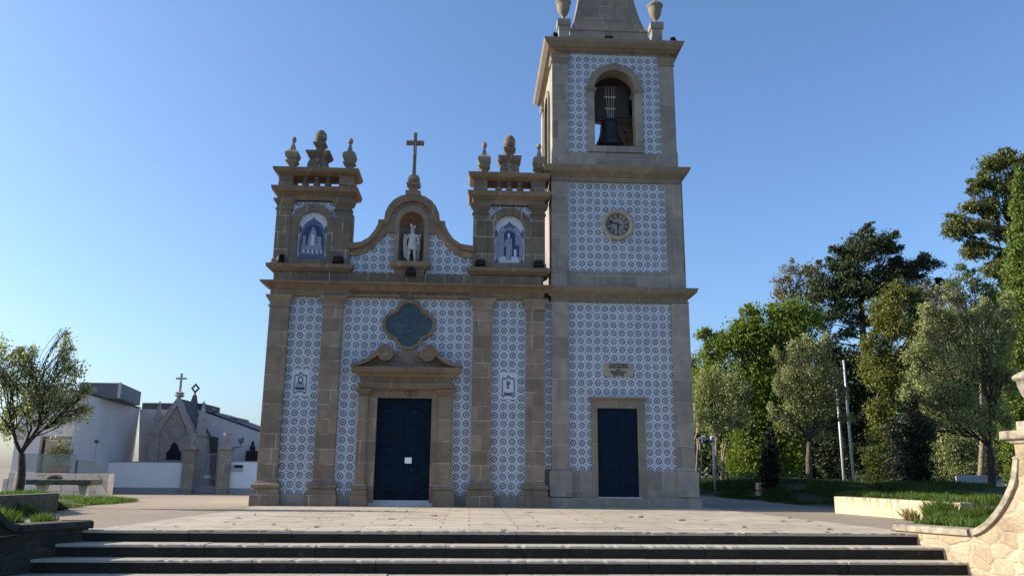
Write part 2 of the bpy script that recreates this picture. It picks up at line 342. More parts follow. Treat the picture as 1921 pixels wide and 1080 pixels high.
L_acacia = mat_leaf("leaf_blackwood", (0.0554, 0.0689, 0.0172), (0.1484, 0.1627, 0.0429), 0.2)
L_ivy = mat_leaf("leaf_ivy", (0.0646, 0.0832, 0.0140), (0.1843, 0.1881, 0.0337), 0.2)
L_cyp = mat_leaf("leaf_cypress", (0.0648, 0.1037, 0.0156), (0.1512, 0.2052, 0.0312), 0.15)
L_cypd = mat_leaf("leaf_dark_cypress", (0.006, 0.011, 0.005), (0.016, 0.026, 0.010), 0.05)
L_shrub = mat_leaf("leaf_shrub", (0.050, 0.075, 0.014), (0.120, 0.150, 0.035), 0.3)
L_dark = mat_leaf("leaf_dark_wood", (0.0104, 0.0182, 0.0066), (0.0390, 0.0585, 0.0176), 0.1)
L_sparse = mat_leaf("leaf_young", (0.070, 0.100, 0.030), (0.150, 0.190, 0.070), 0.35)
L_grass = mat_leaf("grass_blade", (0.030, 0.060, 0.008), (0.090, 0.140, 0.024), 0.35, hue=(0.24, 0.22, 0.08))
L_grassd = mat_leaf("lawn_blade", (0.018, 0.034, 0.006), (0.050, 0.080, 0.015), 0.3)  # darker copy of the grass blades, the lawn's shade put into the colour
L_dry = mat_leaf("grass_dry", (0.16, 0.14, 0.05), (0.30, 0.26, 0.12), 0.3)

# ------------------------------------------------------------------ mesh helpers
ORG = {}
class MB:
    def __init__(s): s.v = []; s.f = []
    def add(s, vs, fs):
        o = len(s.v); s.v += [tuple(v) for v in vs]; s.f += [tuple(i + o for i in f) for f in fs]; return s
    def box(s, x0, x1, y0, y1, z0, z1):
        v = [(x0, y0, z0), (x1, y0, z0), (x1, y1, z0), (x0, y1, z0), (x0, y0, z1), (x1, y0, z1), (x1, y1, z1), (x0, y1, z1)]
        return s.add(v, [(0, 3, 2, 1), (4, 5, 6, 7), (0, 1, 5, 4), (1, 2, 6, 5), (2, 3, 7, 6), (3, 0, 4, 7)])
    def stack(s, x0, x1, y0, y1, prof, cap=True):
        """rectangle rings: prof = [(overhang, z), ...] bottom to top"""
        v = []
        for o, z in prof: v += [(x0 - o, y0 - o, z), (x1 + o, y0 - o, z), (x1 + o, y1 + o, z), (x0 - o, y1 + o, z)]
        f = []
        for k in range(len(prof) - 1):
            a = 4 * k; b = a + 4
            for i in range(4): j = (i + 1) % 4; f.append((a + i, a + j, b + j, b + i))
        if cap: f += [(3, 2, 1, 0), tuple(4 * (len(prof) - 1) + i for i in range(4))]
        return s.add(v, f)
    def prism(s, pts, y0, y1):
        """outline in x,z (counter-clockwise seen from -Y), extruded from y0 (front) to y1 (back)"""
        n = len(pts); v = [(x, y0, z) for x, z in pts] + [(x, y1, z) for x, z in pts]
        f = [tuple(range(n)), tuple(reversed(range(n, 2 * n)))] + [(i, n + i, n + (i + 1) % n, (i + 1) % n) for i in range(n)]
        return s.add(v, f)
    def band(s, A, B, y0, y1, closed=False):
        """ribbon between two outlines A (outer) and B (inner) of equal length, in x,z"""
        n = len(A); v = []
        for (ax, az), (bx, bz) in zip(A, B): v += [(ax, y0, az), (bx, y0, bz), (bx, y1, bz), (ax, y1, az)]
        f = []
        for k in range(n if closed else n - 1):
            a = 4 * k; b = 4 * ((k + 1) % n)
            for i in range(4): j = (i + 1) % 4; f.append((a + i, a + j, b + j, b + i))
        if not closed: f += [(3, 2, 1, 0), tuple(4 * (n - 1) + i for i in range(4))]
        return s.add(v, f)
    def lathe(s, cx, cy, prof, seg=20):
        v = []; f = []
        for r, z in prof:
            for i in range(seg): a = 2 * math.pi * i / seg; v.append((cx + r * math.cos(a), cy + r * math.sin(a), z))
        for k in range(len(prof) - 1):
            for i in range(seg): j = (i + 1) % seg; f.append((k * seg + i, k * seg + j, (k + 1) * seg + j, (k + 1) * seg + i))
        f += [tuple(reversed(range(seg))), tuple((len(prof) - 1) * seg + i for i in range(seg))]
        return s.add(v, f)
    def tube(s, path, rad, seg=8):
        P = [Vector(p) for p in path]; n = len(P)
        if isinstance(rad, (int, float)): rad = [rad] * n
        v = []; f = []
        for k in range(n):
            t = (P[min(k + 1, n - 1)] - P[max(k - 1, 0)]).normalized()
            a = t.orthogonal().normalized() if k == 0 else (prev - t * prev.dot(t)).normalized()
            prev = a; b = t.cross(a)
            for i in range(seg): th = 2 * math.pi * i / seg; v.append(P[k] + (a * math.cos(th) + b * math.sin(th)) * rad[k])
        for k in range(n - 1):
            for i in range(seg): j = (i + 1) % seg; f.append((k * seg + i, k * seg + j, (k + 1) * seg + j, (k + 1) * seg + i))
        f += [tuple(reversed(range(seg))), tuple((n - 1) * seg + i for i in range(seg))]
        return s.add(v, f)
    def disc(s, cx, cz, r, y0, y1, seg=32, r2=None):
        A = [(cx + r * math.cos(2 * math.pi * i / seg), cz + (r2 or r) * math.sin(2 * math.pi * i / seg)) for i in range(seg)]
        return s.prism(A, y0, y1)
    def sphere(s, c, r, sz=None, nu=14, nv=9):
        sz = sz or r; pr = [(max(1e-4, r * math.sin(math.pi * k / nv)), c[2] - sz * math.cos(math.pi * k / nv)) for k in range(nv + 1)]
        return s.lathe(c[0], c[1], pr, nu)
    def build(s, name, mat, parent=None, origin=None, smooth=False, bevel=0.0):
        O = Vector(origin) if origin is not None else (ORG[parent.name] if parent else Vector((0, 0, 0)))
        me = bpy.data.meshes.new(name); me.from_pydata([tuple(Vector(v) - O) for v in s.v], [], s.f); me.validate(); me.update()
        o = bpy.data.objects.new(name, me); COL.objects.link(o); me.materials.append(mat)
        if smooth: me.polygons.foreach_set("use_smooth", [True] * len(me.polygons))
        if parent: o.parent = parent; o.location = O - ORG[parent.name]
        else: o.location = O
        if bevel:
            b = o.modifiers.new("bevel", 'BEVEL'); b.width = bevel; b.segments = 2; b.limit_method = 'ANGLE'; b.angle_limit = R(35)
        ORG[o.name] = O
        return o
def tag(o, label=None, cat=None, group=None, kind=None):
    if label: o['label'] = label
    if cat: o['category'] = cat
    if group: o['group'] = group
    if kind: o['kind'] = kind
    return o
def thing(name, label, cat, loc=(0, 0, 0), group=None):
    o = bpy.data.objects.new(name, None); COL.objects.link(o); o.location = loc; ORG[o.name] = Vector(loc)
    o.empty_display_size = 0.2
    return tag(o, label, cat, group)
def copy_tree(o, loc, label=None, rz=0.0, scale=1.0):
    def cp(a, par):
        c = a.copy(); COL.objects.link(c)
        if par: c.parent = par
        for ch in a.children: cp(ch, c)
        return c
    c = cp(o, None); c.location = loc; c.rotation_euler = (0, 0, rz); c.scale = (scale,) * 3; ORG[c.name] = Vector(loc)
    if label: c['label'] = label
    return c
def text(name, s, size, loc, mat, parent=None, ext=0.004, sx=1.0, align='CENTER', rot=None, bold=0.0, spacing=1.0):
    cu = bpy.data.curves.new(name + "_c", 'FONT'); cu.body = s; cu.size = size; cu.extrude = ext; cu.align_x = align; cu.align_y = 'CENTER'
    cu.offset = bold; cu.space_character = spacing; cu.resolution_u = 3
    tmp = bpy.data.objects.new(name + "_t", cu); COL.objects.link(tmp)
    bpy.context.view_layer.update()
    me = bpy.data.meshes.new_from_object(tmp.evaluated_get(bpy.context.evaluated_depsgraph_get()))
    bpy.data.objects.remove(tmp)
    Mx = Matrix.Rotation(rot if rot else 0, 4, 'Y') @ Matrix.Rotation(R(90), 4, 'X') @ Matrix.Diagonal((sx, 1, 1, 1))
    me.transform(Mx); me.name = name
    me.materials.clear(); me.materials.append(mat)
    o = bpy.data.objects.new(name, me); COL.objects.link(o)
    L = Vector(loc)
    if parent: o.parent = parent; o.location = L - ORG[parent.name]
    else: o.location = L
    ORG[o.name] = L
    return o
def fr(x, z, p):
    """a point measured on the wall plane, moved to stand p metres proud of it"""
    k = (23.0 - p) / 23.0
    return x * k, 0.9626 + (z - 0.9626) * k
exec_order = []

# ------------------------------------------------------------------ ground
def grid_mesh(name, xs, ys, zf, mat, kind='structure', skip=None, parent=None):
    nx, ny = len(xs), len(ys); v = [(x, y, zf(x, y)) for y in ys for x in xs]; f = []
    for j in range(ny - 1):
        for i in range(nx - 1):
            if skip and skip(0.5 * (xs[i] + xs[i + 1]), 0.5 * (ys[j] + ys[j + 1])): continue
            f.append((j * nx + i, j * nx + i + 1, (j + 1) * nx + i + 1, (j + 1) * nx + i))
    mb = MB(); mb.v = v; mb.f = f
    o = mb.build(name, mat, parent, smooth=True); o['kind'] = kind; return o
def sst(a, b, x):
    t = min(1, max(0, (x - a) / (b - a))); return t * t * (3 - 2 * t)
def gz(x, y):
    return -0.6 * min(1.0, max(0.0, (y - 3) / 28.0)) * (1 - sst(2, 10, x)) - 4.0 * sst(-16, -34, x) * sst(-2, 14, y) if x < 10 else 0.0
def sst2(a, b, x): return sst(a, b, x)
def gz2(x, y):
    z = -0.6 * min(1.0, max(0.0, (y - 3) / 28.0)) * (1 - sst(2, 9, x))
    return z
xs = [-900, -300, -120, -70, -50] + [-40 + 2 * i for i in range(0, 17)] + [-7.3, -6.6, -6.2, -5, -2, 0, 2, 4, 6, 7.5, 8.2, 9, 12, 16, 25, 60, 120, 300, 900]
ys = [-11.5, -9.33, -6, -3, 0, 3, 6, 9, 12, 15, 18, 21, 24, 27, 31, 36, 45, 60, 100, 200, 500, 1500]
grid_mesh("ground", xs, ys, gz2, M_gravel, skip=lambda x, y: y < -9.33 and -6.6 < x < 8.2)
lb = MB().add([(-900, -300, -0.76), (900, -300, -0.76), (900, -9.3, -0.76), (-900, -9.3, -0.76)], [(0, 1, 2, 3)]).build("lower_ground", M_asph); lb['kind'] = 'structure'
pv = MB().add([(-6.05, -9.33, 0.004), (7.75, -9.33, 0.004), (7.62, -8.4, 0.004), (6.75, -0.2, 0.004), (6.75, 0.5, 0.004), (-5.9, 0.5, 0.004), (-5.55, -2.2, 0.004), (-5.85, -6.0, 0.004)], [(0, 1, 2, 3, 4, 5, 6, 7)]).build("paved_forecourt", M_paving); pv['kind'] = 'structure'
# path along the church side (asphalt)
pa = MB().add([(6.76, -1.0, 0.003), (10.85, 0.5, 0.003), (10.3, 7.6, 0.003), (9.9, 14, 0.003), (9.0, 40, 0.003), (6.76, 40, 0.003)], [(0, 1, 2, 3, 4, 5)]).build("side_path", M_asph); pa['kind'] = 'structure'
# flight of steps
STEP_Y = [-9.33, -9.75, -10.09, -10.42]; STEP_Z = [0.0, -0.178, -0.37, -0.565, -0.76]
tr = thing("stone_steps", "wide flight of dark risers and pale treads leading up to the paved forecourt", "steps", (0.8, -9.9, -0.76))
for k in range(4):
    y0 = STEP_Y[k]; zt = STEP_Z[k]; zb = STEP_Z[k + 1]
    yb = -8.95 if k == 0 else STEP_Y[k - 1]
    xa, xb = (-6.3, 7.72) if k == 0 else (-7.4, 8.3)
    cuts = [xa]
    while cuts[-1] < xb - 2.6: cuts.append(cuts[-1] + random.uniform(1.5, 2.4))
    cuts.append(xb); zz = zt + (0.006 if k == 0 else 0)
    for c0, c1 in zip(cuts[:-1], cuts[1:]):
        dz = random.uniform(-0.006, 0.004); dy = random.uniform(-0.008, 0.008)
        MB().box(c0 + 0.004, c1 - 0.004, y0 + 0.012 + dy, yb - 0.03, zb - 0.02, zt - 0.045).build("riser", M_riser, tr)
        # worn front edge of the tread: many short segments
        n = int((c1 - c0) / 0.07); v = []; f = []
        for i in range(n + 1):
            x = c0 + 0.004 + (c1 - c0 - 0.008) * i / n; ch = random.random() ** 5 * 0.02
            yf = y0 - 0.012 + dy + ch + random.uniform(-0.002, 0.002); zu = zz + dz - ch * 0.5
            v += [(x, yb + 0.006, zt - 0.045), (x, yf, zt - 0.045), (x, yf, zu - 0.012), (x, yf + 0.012, zu), (x, yb + 0.006, zz + dz)]
        for i in range(n):
            a = 5 * i; b = a + 5
            for j in range(5): jj = (j + 1) % 5; f.append((a + j, a + jj, b + jj, b + j))
        f += [(4, 3, 2, 1, 0), tuple(5 * n + i for i in range(5))]
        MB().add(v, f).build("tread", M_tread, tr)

# ------------------------------------------------------------------ the church
CH = thing("church", "granite church with blue tiled facade, twin balustraded turrets and tall bell tower", "church", (0, 0, 0))
T_main = mat_tiles("wall_tiles_nave", 0.2463, 0.2445); T_side = mat_tiles("wall_tiles_side", 0.2505, 0.2445)
T_tow = mat_tiles("wall_tiles_tower", 0.2438, 0.2440); T_tow2 = mat_tiles("wall_tiles_clock_stage", 0.2468, 0.2430); T_bel = mat_tiles("wall_tiles_belfry", 0.2458, 0.2447)
def tiles(pts, org, mat, y0=0.0, y1=0.05, name="tile_panel", parent=None):
    return MB().prism(pts, y0, y1 if y1 > 0.06 or y0 < 0 else (0.299 if mat in (T_main, T_side) else y1)).build(name, mat, parent or CH, origin=(org[0], y0, org[1]))
# nave body behind the facade, with roof
nb = MB().box(-5.75, 2.26, 0.30, 17.0, -0.62, 6.2).build("nave_wall", M_plaster, CH)
rf = MB()
rf.add([(-6.1, 1.0, 6.2), (-6.1, 17.3, 6.2), (-1.83, 17.3, 8.1), (-1.83, 1.0, 8.1), (2.26, 1.0, 6.2), (2.26, 17.3, 6.2)], [(0, 3, 2, 1), (3, 4, 5, 2), (0, 4, 3), (1, 2, 5)])
rf.build("roof", M_rooft, CH)
# tiled bays between the pilasters
tiles([(-5.36, 0.30), (-4.34, 0.30), (-4.34, 5.92), (-5.36, 5.92)], (-5.214, 5.708), T_side)
tiles([(-3.80, 0.30), (-3.15, 0.30), (-3.15, 3.88), (-0.58, 3.88), (-0.58, 0.30), (0.02, 0.30), (0.02, 5.92), (-3.80, 5.92)], (-3.602, 5.703), T_main)
tiles([(0.54, 0.30), (1.56, 0.30), (1.56, 5.92), (0.54, 5.92)], (0.664, 5.700), T_side)
tiles([(2.06, 1.02), (2.285, 1.02), (2.285, 5.86), (2.06, 5.86)], (2.214, 5.694), T_side)
# low plinth course between pilaster bases
for a, b in ((-5.3, -4.4), (-3.75, -3.30), (-0.5, -0.08), (0.6, 1.5)):
    MB().box(a - 0.04, b + 0.04, -0.045, 0.05, -0.05, 0.30).build("plinth_course", M_grey, CH)
# pilasters
P = 0.13
def pilaster(x0, x1, mat, base=True, xl=None, xr=None):
    a, _ = fr(x0, 3, P); b, _ = fr(x1, 3, P)
    MB().box(a, b, -P, 0.055, 0.62, 5.55).build("pilaster", mat, CH, bevel=0.006)
    p = CH.children[-1] if False else None
    mb = MB(); mb.stack(a, b, -P, 0.1, [(0.085, 0.295), (0.085, 0.44), (0.06, 0.455), (0.06, 0.47), (0.10, 0.485), (0.115, 0.53), (0.10, 0.575), (0.045, 0.60), (0.02, 0.66), (0.0, 0.68)])
    mb.box(a - 0.125, b + 0.125, -P - 0.125, 0.1, -0.05, 0.295)
    mb.build("pilaster_base", mat, CH, bevel=0.006)
    c = MB(); z = 5.54
    c.stack(a, b, -P, 0.08, [(0.0, z), (0.035, z), (0.035, z + 0.04), (0.005, z + 0.045), (0.005, z + 0.13), (0.05, z + 0.20), (0.10, z + 0.28), (0.11, z + 0.335)])
    c.build("pilaster_capital", mat, CH)
for x0, x1 in ((-5.89, -5.33), (-4.36, -3.785), (0.005, 0.56), (1.545, 2.095)): pilaster(x0, x1, M_warm)
# entablature
e = MB(); zf = 5.87
e.stack(-5.86, 2.07, -0.16, 0.4, [(0.0, zf), (0.0, 6.055), (0.03, 6.06), (0.05, 6.10), (0.12, 6.14), (0.14, 6.17), (0.25, 6.20), (0.26, 6.255), (0.27, 6.26)])
e.build("entablature", M_trim, CH)
MB().box(-5.82, 2.05, -0.09, 0.5, 6.26, 6.60).build("blocking_course", M_turret, CH)
text("inscription", "IN TEMPORE ILLO CONSURGET MICHAEL PRINCEPS MAGNUS QUI STAT PRO FILIIS", 0.118, (-1.87, -0.166, 5.985), M_carve, CH, sx=0.80, bold=0.001)
text("inscription", "POPULI TUI", 0.085, (-1.93, -0.166, 5.905), M_carve, CH, sx=0.85)

# portal
pt = MB()
PD = 0.16
for sgn, (xo, xi) in ((1, (-3.20, -2.93)), (1, (-0.93, -0.52))):
    a, b = fr(min(xo, xi), 1, PD)[0], fr(max(xo, xi), 1, PD)[0]
    s_ = MB(); s_.box(a, b, -PD, 0.04, 0.66, 3.03)
    s_.box(a + 0.05, b - 0.05, -PD - 0.014, -PD + 0.01, 0.75, 2.96)
    s_.build("portal_shaft", M_warm2, CH, bevel=0.005)
    MB().stack(a, b, -PD, 0.05, [(0.07, 0.29), (0.07, 0.42), (0.05, 0.44), (0.085, 0.47), (0.09, 0.53), (0.03, 0.60), (0.0, 0.665)]).box(a - 0.10, b + 0.10, -PD - 0.10, 0.05, -0.05, 0.29).build("portal_base", M_warm2, CH)
    MB().stack(a, b, -PD, 0.04, [(0.0, 2.99), (0.03, 2.99), (0.03, 3.02), (0.0, 3.03), (0.0, 3.06), (0.05, 3.12), (0.09, 3.16), (0.10, 3.20)]).build("portal_capital", M_trim, CH)
for a, b in ((-2.94, -2.675), (-1.13, -0.925)):
    a2, b2 = fr(a, 1, 0.08)[0], fr(b, 1, 0.08)[0]
    MB().box(a2, b2, -0.08, 0.12, 0.0, 3.02).build("door_jamb", M_warm2, CH, bevel=0.006)
MB().box(-2.92, -0.93, -0.10, 0.12, 2.97, 3.195).build("door_lintel", M_trim, CH)
# cartouche above the door
cz = 3.10
MB().disc(-1.735, cz, 0.17, -0.125, -0.09, 24, 0.075).build("cartouche", M_trim, CH)
MB().band([(-1.735 + 0.165 * math.cos(i * math.pi / 12), cz + 0.072 * math.sin(i * math.pi / 12)) for i in range(24)], [(-1.735 + 0.145 * math.cos(i * math.pi / 12), cz + 0.056 * math.sin(i * math.pi / 12)) for i in range(24)], -0.135, -0.12, True).build("cartouche_rim", M_carve, CH)
text("monogram", "IHS", 0.085, (-1.735, -0.128, cz), M_carve, CH, bold=0.002)
pe = MB(); x0, x1 = -3.17, -0.54
pe.stack(x0, x1, -0.17, 0.05, [(0.0, 3.20), (0.0, 3.24), (0.03, 3.245), (0.03, 3.31), (0.06, 3.35), (0.06, 3.385)])
pe.stack(x0 + 0.02, x1 - 0.02, -0.15, 0.05, [(0.0, 3.385), (0.0, 3.53)])
pe.stack(x0, x1, -0.17, 0.05, [(0.0, 3.53), (0.06, 3.57), (0.10, 3.63), (0.19, 3.67), (0.22, 3.74), (0.235, 3.80), (0.235, 3.815)])
pe.build("portal_entablature", M_trim, CH)
# curved broken pediment with volutes
def crv(pts, n=8):
    out = []
    P_ = [pts[0]] + list(pts) + [pts[-1]]
    for i in range(1, len(P_) - 2):
        for k in range(n):
            t = k / n; p0, p1, p2, p3 = P_[i - 1], P_[i], P_[i + 1], P_[i + 2]
            out.append(tuple(0.5 * ((2 * p1[j]) + (-p0[j] + p2[j]) * t + (2 * p0[j] - 5 * p1[j] + 4 * p2[j] - p3[j]) * t * t + (-p0[j] + 3 * p1[j] - 3 * p2[j] + p3[j]) * t ** 3) for j in range(len(p1))))
    out.append(tuple(pts[-1])); return out
CXP = -1.865
outer = crv([(-1.60, 3.87), (-1.24, 3.99), (-0.93, 4.23), (-0.72, 4.43), (-0.56, 4.475)])
inner = crv([(-1.52, 3.815), (-1.18, 3.90), (-0.86, 4.11), (-0.68, 4.27), (-0.52, 4.31)])
for sg in (-1, 1):
    A = [(CXP - sg * x, z) for x, z in outer]; B = [(CXP - sg * x, z) for x, z in inner]
    if sg == -1: A, B = B, A
    MB().band(A, B, -0.36, 0.03).build("pediment_scroll", M_trim, CH)
    vx = CXP + sg * 0.60; vz = 4.215
    vb = MB(); vb.disc(vx, vz, 0.225, -0.37, 0.0, 28)
    vb.build("volute", M_warm2, CH)
    sp = [(vx + sg * -1 * (0.20 - 0.17 * t / 30) * math.cos(t * 0.55 + 1.2), -0.375, vz + (0.20 - 0.17 * t / 30) * math.sin(t * 0.55 + 1.2)) for t in range(31)]
    MB().tube(sp, [0.017 - 0.006 * i / 30 for i in range(31)], 6).build("volute_spiral", M_trim, CH, smooth=True)
tym = [(CXP - 1.45, 3.80), (CXP + 1.45, 3.80), (CXP + 1.15, 3.92), (CXP + 0.85, 4.12), (CXP + 0.5, 4.22), (CXP + 0.25, 4.33), (CXP - 0.25, 4.33), (CXP - 0.5, 4.22), (CXP - 0.85, 4.12), (CXP - 1.15, 3.92)]
MB().prism(tym, -0.10, 0.02).build("tympanum", M_niche, CH)
rl = MB()
for sg in (-1, 1):
    sp = [(CXP + sg * (0.30 + (0.16 - 0.13 * t / 16) * math.cos(t * 0.55 - 0.6)), -0.11, 4.06 + (0.15 - 0.12 * t / 16) * math.sin(t * 0.55 - 0.6)) for t in range(17)]
    rl.tube(sp, 0.022, 6)
    rl.tube([(CXP + sg * 0.5, -0.11, 3.93), (CXP + sg * 0.8, -0.11, 3.95), (CXP + sg * 1.1, -0.11, 3.87)], [0.03, 0.025, 0.01], 6)
rl.build("tympanum_relief", M_niche, CH, smooth=True)
# main door: two leaves with raised panels
dr = MB().box(-2.685, -1.125, 0.10, 0.16, 0.165, 2.985).build("main_door", M_door, CH)
for k, xx in enumerate((-2.66, -1.90)):
    lf = MB().box(xx, xx + 0.745, 0.075, 0.10, 0.175, 2.965)
    lf.build("door_leaf", M_door, dr, bevel=0.004)
    for j in range(5):
        zc = 0.47 + j * 0.535
        pb = MB(); xc = xx + 0.372
        # moulded frame with a raised pyramid centre
        A = [(xc - 0.25, zc - 0.20), (xc + 0.25, zc - 0.20), (xc + 0.25, zc + 0.20), (xc - 0.25, zc + 0.20)]
        B = [(xc - 0.21, zc - 0.16), (xc + 0.21, zc - 0.16), (xc + 0.21, zc + 0.16), (xc - 0.21, zc + 0.16)]
        pb.band(A, B, 0.055, 0.08, True)
        pb.add([(xc - 0.15, 0.075, zc - 0.11), (xc + 0.15, 0.075, zc - 0.11), (xc + 0.15, 0.075, zc + 0.11), (xc - 0.15, 0.075, zc + 0.11), (xc - 0.06, 0.03, zc - 0.04), (xc + 0.06, 0.03, zc - 0.04), (xc + 0.06, 0.03, zc + 0.04), (xc - 0.06, 0.03, zc + 0.04)], [(0, 1, 5, 4), (1, 2, 6, 5), (2, 3, 7, 6), (3, 0, 4, 7), (4, 5, 6, 7)])
        pb.build("door_panel", M_door, dr)
MB().box(-1.925, -1.885, 0.05, 0.08, 0.175, 2.965).build("door_cover_strip", M_door, dr)
MB().box(-2.80, -1.02, -0.12, 0.16, -0.03, 0.10).box(-2.70, -1.11, -0.02, 0.14, 0.10, 0.165).build("door_threshold", M_sill, CH)
nt = MB().box(-1.835, -1.645, 0.035, 0.045, 1.165, 1.325)
tag(nt.build("paper_notice", M_paper), "white paper notice fixed on the dark blue main door", "notice")

# quatrefoil window
qx, qz = -1.85, 5.08
def quat(S, a=1.0):
    out = []; n = 96
    cs = [(0.335, 0), (-0.335, 0), (0, 0.305), (0, -0.305)]
    for i in range(n):
        th = 2 * math.pi * (i + 0.5) / n; d = (math.cos(th), math.sin(th)); best = 0
        for cx_, cz_ in cs:
            rr_ = 0.43 + S; b_ = d[0] * cx_ + d[1] * cz_; disc = b_ * b_ - (cx_ * cx_ + cz_ * cz_ - rr_ * rr_)
            if disc > 0: best = max(best, b_ + math.sqrt(disc))
        hx, hz = 0.475 + S * 0.8, 0.435 + S * 0.8
        best = max(best, min(hx / max(1e-6, abs(d[0])), hz / max(1e-6, abs(d[1]))))
        out.append((qx + best * d[0] * a, qz + best * d[1] * a))
    return out
qw = MB().band(quat(0.0), quat(-0.085), -0.10, 0.02, True).build("window_surround", M_trim, CH)
MB().band(quat(-0.085), quat(-0.105), -0.045, 0.02, True).build("window_inner_moulding", M_warm2, qw)
MB().prism(quat(-0.10), -0.008, 0.03).build("window_glass", M_leadglass, qw)

# small picture tiles on the side bays
def small_picture(x0, x1, z0, z1, kind):
    pp = MB().box(x0, x1, -0.012, 0.01, z0, z1).build("tile_picture", M_az_w, CH)
    w = x1 - x0; h = z1 - z0; X = lambda u: x0 + u * w; Z = lambda v: z0 + v * h
    fo = [(0.10, 0.10), (0.22, 0.06), (0.35, 0.12), (0.65, 0.12), (0.78, 0.06), (0.90, 0.10), (0.88, 0.76), (0.80, 0.82), (0.66, 0.80), (0.5, 0.92), (0.34, 0.80), (0.20, 0.82), (0.12, 0.76)]
    fi = [(0.19, 0.16), (0.25, 0.15), (0.36, 0.20), (0.64, 0.20), (0.75, 0.15), (0.81, 0.16), (0.80, 0.72), (0.74, 0.74), (0.64, 0.73), (0.5, 0.80), (0.36, 0.73), (0.26, 0.74), (0.20, 0.72)]
    MB().band([(X(u), Z(v)) for u, v in fo], [(X(u), Z(v)) for u, v in fi], -0.0145, -0.01, True).build("picture_frame", M_az_g, pp)
    fg = MB()
    if kind == 0:
        MB().prism([(X(u), Z(v)) for u, v in ((0.22, 0.22), (0.78, 0.22), (0.78, 0.33), (0.22, 0.33))], -0.0145, -0.01).prism([(X(0.5 + 0.16 * math.cos(a / 8 * math.pi)), Z(0.60 + 0.14 * math.sin(a / 8 * math.pi))) for a in range(16)], -0.0145, -0.01).build("picture_field", M_az_d, pp)
        MB().prism([(X(0.5 + 0.09 * math.cos(a / 6 * math.pi)), Z(0.60 + 0.09 * math.sin(a / 6 * math.pi))) for a in range(12)], -0.017, -0.014).build("picture_figure", M_az_w, pp)
        MB().prism([(X(0.24), Z(0.35)), (X(0.76), Z(0.35)), (X(0.70), Z(0.50)), (X(0.30), Z(0.50))], -0.0145, -0.01).build("picture_figure", M_az_l, pp)
    else:
        MB().prism([(X(u), Z(v)) for u, v in ((0.38, 0.40), (0.58, 0.40), (0.52, 0.50), (0.62, 0.58), (0.62, 0.66), (0.50, 0.64), (0.47, 0.74), (0.41, 0.70), (0.37, 0.54), (0.43, 0.50))], -0.0145, -0.01).build("picture_figure", M_az_m, pp)
        MB().prism([(X(u), Z(v)) for u, v in ((0.22, 0.18), (0.80, 0.18), (0.78, 0.26), (0.5, 0.24), (0.24, 0.27))], -0.0145, -0.01).build("picture_field", M_az_m, pp)
small_picture(-5.10, -4.62, 3.005, 3.755, 0); small_picture(0.80, 1.295, 2.975, 3.745, 1)

# ---- turrets
def flood_proto():
    t = thing("floodlight", "black floodlight on the ledge at the left end, tilted up beside the left turret", "floodlight", (0, 0, 0), "floodlights on the church ledges")
    b = MB().box(-0.13, 0.13, -0.09, 0.07, 0.05, 0.22); b.build("lamp_housing", M_black, t, bevel=0.012)
    MB().box(-0.115, 0.115, -0.10, -0.088, 0.065, 0.205).build("lamp_glass", M_glassf, t)
    f = MB()
    for i in range(6): f.box(-0.11 + 0.042 * i, -0.10 + 0.042 * i, -0.08, 0.06, 0.218, 0.25)
    f.build("cooling_fin", M_black, t)
    MB().box(-0.15, -0.13, -0.02, 0.02, 0.0, 0.16).box(0.13, 0.15, -0.02, 0.02, 0.0, 0.16).box(-0.15, 0.15, -0.02, 0.02, 0.0, 0.015).build("bracket", M_black, t)
    return t
def arch_pts(cx, cz, r, z0, n=16, rz=None):
    rz = rz or r
    return [(cx + r, z0)] + [(cx + r * math.cos(math.pi * i / n), cz + rz * math.sin(math.pi * i / n)) for i in range(n + 1)] + [(cx - r, z0)]
def finial_sq(mb, cx, cy, z0, s=1.0):
    """square-section baluster foot, bulb, thin pyramid and ball"""
    prof = [(0.15, 0.0), (0.13, 0.03), (0.09, 0.09), (0.075, 0.14), (0.10, 0.20), (0.175, 0.27), (0.18, 0.31), (0.12, 0.325), (0.13, 0.35), (0.18, 0.42), (0.20, 0.50), (0.19, 0.57), (0.14, 0.64), (0.085, 0.665), (0.07, 0.72), (0.045, 0.84), (0.022, 0.93)]
    mb.stack(cx, cx, cy, cy, [(r * s, z0 + z * s) for r, z in prof])
    mb.sphere((cx, cy, z0 + 1.02 * s), 0.078 * s, 0.105 * s)
TURRETS = []
